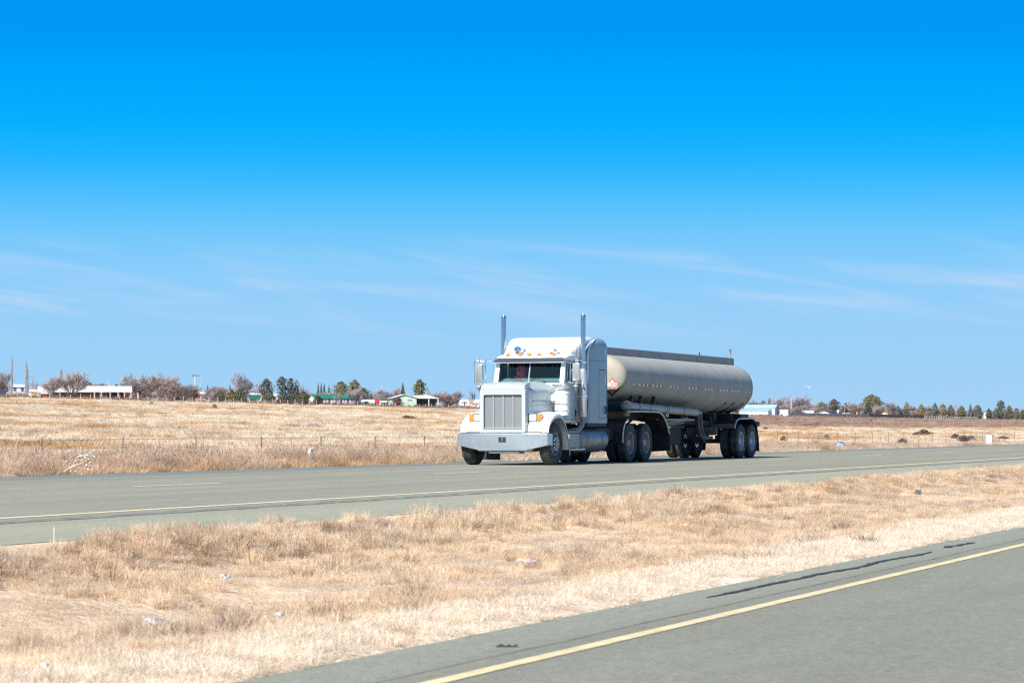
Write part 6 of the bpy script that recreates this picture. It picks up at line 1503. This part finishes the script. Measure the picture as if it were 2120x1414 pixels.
m = MB(); m.lathe([(.05, -.12), (.5, -.12), (.5, .12), (.05, .12)], (-5 / S, -1.7, .5), (0, 1, 0), 14); H.part(m, 'old_tyre', RUBBER)
H = House('outbuilding', 1673, 320, 'low outbuilding with a pale green roof left of the white house', 'shed'); H.gable(21 / H.S, 5, 1.6, .9, TRIMW, paint('pale_green_roof', (.44, .54, .52), rough=.45), over=.4); H.door(-.5, .8, 1.5, -2.5, PANE); H.door(1.8, .8, 1.5, -2.5, PANE)
# white house with dark roof and chimney
H = House('white_ranch_house', 1716, 306, 'white house with a dark roof, pale left roof and white chimney'); S = H.S
DRF = paint('dark_slate_roof', (.018, .03, .06), rough=.5); LRF = paint('pale_roof_slope', (.36, .43, .42), rough=.5)
wl = 46 / S
m = MB(); m.prism([(-31 / S, 0), (11 / S, 0), (11 / S, 1.3), (-9 / S, 3.0), (-31 / S, 1.5)], 'y', -3, 3); H.part(m, 'wall', TRIMW)
m = MB(); m.prism([(-33 / S, 1.42), (-9 / S, 3.06), (-9 / S, 3.2), (-33 / S, 1.56)], 'y', -3.4, 3.4); H.part(m, 'pale_roof', LRF)
m = MB(); m.add([(-9 / S + .01, -3.4, 3.21), (12 / S, -3.45, 1.28), (30 / S, -3.3, 1.25), (30 / S, 3.4, 1.25), (20 / S, 3.4, 2.6), (-9 / S + .01, 3.4, 3.21), (-9 / S + .01, -3.4, 3.05), (12 / S, -3.45, 1.12), (30 / S, -3.3, 1.1), (30 / S, 3.4, 1.1)],
    [(0, 1, 2, 4, 5), (2, 3, 4), (0, 6, 7, 1), (1, 7, 8, 2), (2, 8, 9, 3)]); H.part(m, 'roof', DRF)
m = MB(); m.add([(-9 / S, -.0, 3.19), (3 / S, 3.3, 3.35), (18 / S, 3.3, 2.2), (14 / S, 0, 1.9)], [(0, 1, 2, 3)])
m = MB(); m.box(17 / S, 20.5 / S, .4, 1.2, 1.2, 3.5); H.part(m, 'chimney', TRIMW)
m = MB(); m.box(11.2 / S, 38 / S, -2.8, 2.8, 0, 1.05); H.part(m, 'shaded_porch', paint('porch_dark', (.07, .075, .09)))
H.window('f', 1.0 / S, .45, .75, .8, -3); H.window('f', -22 / S, .5, 1.0, .6, -3)
H = House('flat_carport', 1752, 312, 'flat white carport roof right of the white chimney', 'carport'); S = H.S; m = MB(); m.box(-8.5 / S, 8.5 / S, -2, 2, 1.65, 1.9); H.part(m, 'roof', TRIMW)
for u in (-7.5, 7.5): m = MB(); m.box(u / S - .08, u / S + .08, -1.9, -1.75, 0, 1.65); H.part(m, 'post', TRIMW)
m = MB(); m.box(-6 / S, 7 / S, .5, 1.5, 0, 1.4); H.part(m, 'back_wall', paint('porch_dark', (.07, .075, .09)))
H = House('tan_shelter', 1831, 318, 'shelter with a tan hipped roof behind the dark board fence', 'shelter'); S = H.S; w = 18 / S
m = MB(); m.add([(-w / 2, -2, 1.4), (w / 2, -2, 1.4), (w / 2, 2, 1.4), (-w / 2, 2, 1.4), (0, 0, 2.75)], [(0, 1, 4), (1, 2, 4), (2, 3, 4), (3, 0, 4), (3, 2, 1, 0)]); H.part(m, 'roof', paint('tan_roof', (.55, .40, .32)))
for a in (-1, 1):
    for b in (-1, 1): m = MB(); m.box(a * w * .42 - .07, a * w * .42 + .07, b * 1.7 - .07, b * 1.7 + .07, 0, 1.4); H.part(m, 'post', paint('brown_post', (.16, .11, .08)))
H = House('white_gabled_house', 2048, 330, 'tall white gabled house behind the junipers at far right', yaw=-.35); S = H.S; H.gable(13 / S, 9, 3.9, 1.7, TRIMW, paint('grey_shingle', (.20, .20, .22)), axis='y', over=.3); H.window('f', 0, 2.6, .8, .9, -4.5); H.door(.6, .9, 2.0, -4.5, PANE)
H = House('orange_play_tower', 1774, 302, 'small orange play tower above the pale board fence', 'play tower'); m = MB(); m.box(-.35, .35, -.3, .3, .9, 2.5); m.prism([(-.45, 2.5), (.45, 2.5), (0, 3.0)], 'y', -.4, .4); H.part(m, 'tower', paint('orange_panel', (.55, .30, .10)))
m = MB()
for a in (-.3, .3): m.box(a - .05, a + .05, -.25, -.15, 0, .9)
H.part(m, 'legs', paint('brown_post', (.16, .11, .08)))

# fences along the far edge
def fence_line(name, px0, px1, y, label, build):
    a, b = spot(px0, y), spot(px1, y); root = empty(name, (a + b) / 2, label, 'fence'); build(root, a, b); return root
def boards(mm, h, vari):
    def f(root, a, b):
        n = int((b - a).length / 2.4); c = root.location; e = (b - a).normalized(); nv = Vector((-e.y, e.x, 0)); r = random.Random(5)
        for k in range(min(n, 90)):
            p, q = a.lerp(b, k / n), a.lerp(b, (k + 1) / n); m = MB(); hh = h + r.uniform(-.06, .06)
            for j in range(8):
                s, t = p.lerp(q, j / 8 + .005), p.lerp(q, (j + 1) / 8 - .005); s = s - c; t = t - c; g_ = min(s.z, t.z) - .1
                m.loft([[(s.x, s.y, g_), (t.x, t.y, g_), (t.x, t.y, s.z + hh + r.uniform(-.03, .03)), (s.x, s.y, s.z + hh + r.uniform(-.03, .03))], [(s.x + nv.x * .03, s.y + nv.y * .03, g_), (t.x + nv.x * .03, t.y + nv.y * .03, g_), (t.x + nv.x * .03, t.y + nv.y * .03, s.z + hh), (s.x + nv.x * .03, s.y + nv.y * .03, s.z + hh)]])
            m.build('board_panel', mm[k % len(mm)], root, smooth=0)
    return f
PF = [paint('pale_boards_a', (.40, .345, .34)), paint('pale_boards_b', (.46, .40, .39)), paint('pale_boards_c', (.36, .315, .315))]
fence_line('board_fence', 1633, 1800, 298, 'pale weathered board fence in front of the white house', boards(PF, 1.55, 0))
fence_line('board_fence', 1801, 1914, 299, 'dark board fence between the white house plot and the white rail fence', boards([paint('dark_boards_a', (.13, .12, .14)), paint('dark_boards_b', (.17, .15, .17)), paint('dark_boards_c', (.10, .09, .11)), paint('dark_boards_d', (.24, .20, .20))], 1.75, 0))
def rails(root, a, b):
    n = 24; c = root.location
    for k in range(n + 1):
        p = a.lerp(b, k / n) - c; m = MB(); m.box(p.x - .11, p.x + .11, p.y - .08, p.y + .08, p.z - .1, p.z + 1.35); m.build('post', TRIMW, root)
    for z in (1.25, .70):
        m = MB(); m.tube([a - c + Vector((0, -.1, z)), b - c + Vector((0, -.1, z))], .10, 4); m.build('rail', TRIMW, root, smooth=0)
fence_line('rail_fence', 1914, 2026, 300, 'white rail fence in front of the juniper row', rails)
def pickets(root, a, b):
    c = root.location; n = 62; r = random.Random(9)
    for k in range(n + 1):
        p = a.lerp(b, k / n) - c; m = MB(); h = 1.25 + r.uniform(-.2, .15); m.box(p.x - .05, p.x + .05, p.y - .05, p.y + .05, p.z - .2, p.z + h); m.build('post', paint('grey_wood_post', (.42, .34, .29)), root)
    for z in (.5, 1.0):
        m = MB(); m.tube([a - c + Vector((0, -.06, z)), b - c + Vector((0, -.06, z))], .018, 4); m.build('wire', WIREM, root)
fence_line('field_fence', -10, 985, 282, 'distant wire fence on wooden posts along the far edge of the field', pickets)
fence_line('picket_fence', 572, 632, 285, 'low reddish wooden fence under the tall dark pines', boards([paint('reddish_boards', (.22, .13, .11)), paint('reddish_boards_b', (.28, .18, .15))], 1.1, 0))

# poles, lamp mast, wind turbine
def pole(name, px, ytop, y, r, mm, label, cat, extra=None):
    p = spot(px, y); S = FPX / depth(px, y); h = HC + (YH - ytop) / S - p.z; root = empty(name, p, label, cat, rz=view_yaw(px))
    m = MB(); m.cyl((0, 0, -.2), (0, 0, h), r, 8, r * .7); m.build('pole', mm, root)
    if extra: extra(root, h, S)
    return root
WOODP = paint('grey_pole_wood', (.26, .21, .18)); PALEP = paint('pale_pole', (.55, .47, .42))
def arm(root, h, S): m = MB(); m.box(-.9, .9, -.06, .06, h - .55, h - .4); m.build('cross_arm', WOODP, root)
def lamps(root, h, S):
    m = MB(); m.box(-1.1, 1.1, -.08, .08, h - .25, h - .12); m.build('cross_arm', GREYM, root)
    for u in (-1, -.35, .35, 1): m = MB(); m.box(u * 1.0 - .28, u * 1.0 + .28, -.3, .1, h - .12, h + .38); m.build('lamp_head', mat('lamp_grey', (.22, .25, .28), .5), root, bevel=.05)
def lamp1(root, h, S): m = MB(); m.tube([(0, 0, h - .3), (.2, -.2, h), (.7, -.4, h + .02)], .05, 6); m.lathe([(.001, .1), (.18, .04), (.22, -.06), (.001, -.12)], (.8, -.45, h), (0, 0, 1), 10); m.build('lamp_head', TRIMW, root)
pole('utility_pole', 68, 777, 400, .09, WOODP, 'thin utility pole right of the shorter bare poplar', 'pole', arm)
pole('utility_pole', 225, 784, 345, .07, PALEP, 'thin pale pole rising from the right part of the long white roof', 'pole')
pole('lamp_mast', 404, 777, 380, .22, PALEP, 'tall white mast with a row of floodlights', 'lamp mast', lamps)
pole('utility_pole', 770, 800, 430, .10, WOODP, 'utility pole with cross arm left of the pale shed', 'pole', arm)
pole('utility_pole', 791, 799, 400, .13, PALEP, 'pale utility pole behind the red roofed shed', 'pole', arm)
pole('yard_lamp', 1638, 823, 322, .28, PALEP, 'pale yard lamp pole in front of the lilac bare trees', 'lamp post', lamp1)
pole('yard_lamp', 1748, 839, 301, .09, PALEP, 'slim lamp pole before the flat carport', 'lamp post', lamp1)
pole('utility_pole', 1772, 823, 360, .10, WOODP, 'thin dark utility pole above the bare tree left of the dome pine', 'pole', arm)
pole('utility_pole', 415, 784, 440, .06, PALEP, 'thin pale pole right of the floodlight mast', 'pole')
def turbine(root, h, S):
    m = MB(); m.lathe([(.001, -.5), (.14, -.4), (.16, .3), (.05, .7)], (0, 0, h), (1, .3, 0), 10); m.build('nacelle', TRIMW, root)
    for k in range(3):
        a = radians(20 + 120 * k); m = MB(); u = Vector((-.3 * sin(a), sin(a), cos(a))).normalized(); v = Vector((.6, .6, 0)).normalized(); o_ = Vector((-.5, -.1, h)); L_ = 2.0
        m.loft([[o_ - v * .10, o_ + v * .10, o_ + v * .08 + Vector((.03, 0, 0)), o_ - v * .08 + Vector((.03, 0, 0))], [o_ + u * L_ - v * .05, o_ + u * L_ + v * .05, o_ + u * L_ + v * .04 + Vector((.02, 0, 0)), o_ + u * L_ - v * .04 + Vector((.02, 0, 0))]]); m.build('blade', TRIMW, root)
    m = MB(); m.prism([(.6, h - .05), (1.5, h - .3), (1.6, h + .45), (1.0, h + .2)], 'y', .18, .22); m.build('tail_fin', TRIMW, root)
pole('wind_turbine', 1671, 802, 345, .10, GREYM, 'small wind turbine on a thin mast above the lilac bare trees', 'wind turbine', turbine)

# ------------------------------------------------------------------ sky, sun, camera
SUN_EL, SUN_AZ = radians(41), (-1.0, .20)                     # comes from ahead of the truck, slightly from its far side
sd = Vector((SUN_AZ[0], SUN_AZ[1], 0)).normalized() * cos(SUN_EL) + Vector((0, 0, sin(SUN_EL)))
sun = bpy.data.lights.new('sun', 'SUN'); sun.energy = 5.0; sun.angle = radians(.53); sun.color = (1, .955, .89)
so = bpy.data.objects.new('sun', sun); COL.objects.link(so); so.rotation_euler = sd.to_track_quat('Z', 'Y').to_euler(); so.location = (0, 0, 60)
EXPO = .80
w = bpy.data.worlds.new('World'); SC.world = w; w.use_nodes = True
N, L = w.node_tree.nodes, w.node_tree.links
bg = N['Background']; bg.inputs['Strength'].default_value = .055
sky = N.new('ShaderNodeTexSky'); sky.sky_type = 'NISHITA'; sky.sun_disc = False; sky.sun_elevation = SUN_EL
sky.sun_rotation = math.atan2(sd.x, sd.y); sky.air_density = 1.0; sky.dust_density = .6; sky.ozone_density = 2.0
tc = N.new('ShaderNodeTexCoord'); sx = N.new('ShaderNodeSeparateXYZ'); L.new(tc.outputs['Generated'], sx.inputs[0])
el = node_math(N, L, 'ARCSINE', sx.outputs[2])
ramp = N.new('ShaderNodeValToRGB'); cr = ramp.color_ramp; cr.interpolation = 'B_SPLINE'
mr = N.new('ShaderNodeMapRange'); mr.inputs['From Min'].default_value = 0; mr.inputs['From Max'].default_value = .30; L.new(el, mr.inputs['Value']); L.new(mr.outputs[0], ramp.inputs[0])
K = 1 / 2 ** EXPO
stops = [(0, (168, 210, 244)), (100, (162, 209, 246)), (200, (154, 208, 248)), (300, (144, 206, 250)), (390, (118, 201, 252)), (470, (78, 192, 254)), (550, (22, 180, 255)), (650, (0, 172, 255)), (780, (0, 162, 251)), (900, (0, 151, 246)), (1590, (0, 98, 210))]
for i, (dy, c) in enumerate(stops):
    e = cr.elements[i] if i < 2 else cr.elements.new(.5)
    e.position = min(1, (dy / FPX) / .30)
    e.color = (*[v * K for v in lin(*c)], 1)
# thin cirrus low in the sky
az = node_math(N, L, 'ARCTAN2', sx.outputs[1], sx.outputs[0])
cv = N.new('ShaderNodeCombineXYZ'); L.new(node_math(N, L, 'MULTIPLY', az, 9), cv.inputs[0])
L.new(node_math(N, L, 'MULTIPLY', node_math(N, L, 'SUBTRACT', el, node_math(N, L, 'MULTIPLY', az, .13)), 95), cv.inputs[1])
wn = N.new('ShaderNodeTexNoise'); wn.inputs['Scale'].default_value = 1.0; wn.inputs['Detail'].default_value = 6; wn.inputs['Roughness'].default_value = .55; wn.inputs['Distortion'].default_value = .5; L.new(cv.outputs[0], wn.inputs['Vector'])
wr = N.new('ShaderNodeMapRange'); wr.interpolation_type = 'SMOOTHSTEP'; wr.inputs['From Min'].default_value = .44; wr.inputs['From Max'].default_value = .78; L.new(wn.outputs['Fac'], wr.inputs['Value'])
up = N.new('ShaderNodeMapRange'); up.interpolation_type = 'SMOOTHSTEP'; up.inputs['From Min'].default_value = .078; up.inputs['From Max'].default_value = .060; L.new(el, up.inputs['Value'])
dn = N.new('ShaderNodeMapRange'); dn.interpolation_type = 'SMOOTHSTEP'; dn.inputs['From Min'].default_value = .028; dn.inputs['From Max'].default_value = .050; L.new(el, dn.inputs['Value'])
cf = node_math(N, L, 'MULTIPLY', node_math(N, L, 'MULTIPLY', wr.outputs[0], up.outputs[0]), node_math(N, L, 'MULTIPLY', dn.outputs[0], .85))
low = mixc(N, L, cf, ramp.outputs[0], tuple(v * K for v in lin(190, 217, 248)))
vm = N.new('ShaderNodeVectorMath'); vm.operation = 'SCALE'; vm.inputs['Scale'].default_value = 1 / .055; L.new(low, vm.inputs[0])
fs = N.new('ShaderNodeMapRange'); fs.interpolation_type = 'SMOOTHSTEP'; fs.inputs['From Min'].default_value = .20; fs.inputs['From Max'].default_value = .55; L.new(sx.outputs[2], fs.inputs['Value'])
mixs = mixc(N, L, fs.outputs[0], vm.outputs[0], sky.outputs[0])
L.new(mixs, bg.inputs['Color'])

cam = bpy.data.cameras.new('camera'); co = bpy.data.objects.new('camera', cam); COL.objects.link(co); SC.camera = co
cam.sensor_width = 36; cam.lens = 36 * FPX / 2120; cam.shift_y = (YH - 707) / 2120; cam.clip_start = .1; cam.clip_end = 20000
co.location = (0, 0, HC); co.rotation_euler = (pi / 2, 0, TH - pi / 2)
cam.dof.use_dof = True; cam.dof.focus_distance = 66; cam.dof.aperture_fstop = 7.1
SC.view_settings.view_transform = 'Standard'; SC.view_settings.look = 'None'; SC.view_settings.exposure = EXPO; SC.view_settings.gamma = 1
SC.render.engine = 'CYCLES'; SC.cycles.max_bounces = 8; SC.cycles.transparent_max_bounces = 16; SC.cycles.use_denoising = False; SC.cycles.denoising_prefilter = 'NONE'; SC.cycles.use_adaptive_sampling = False; SC.cycles.filter_width = 1.3; SC.cycles.sample_clamp_indirect = 4
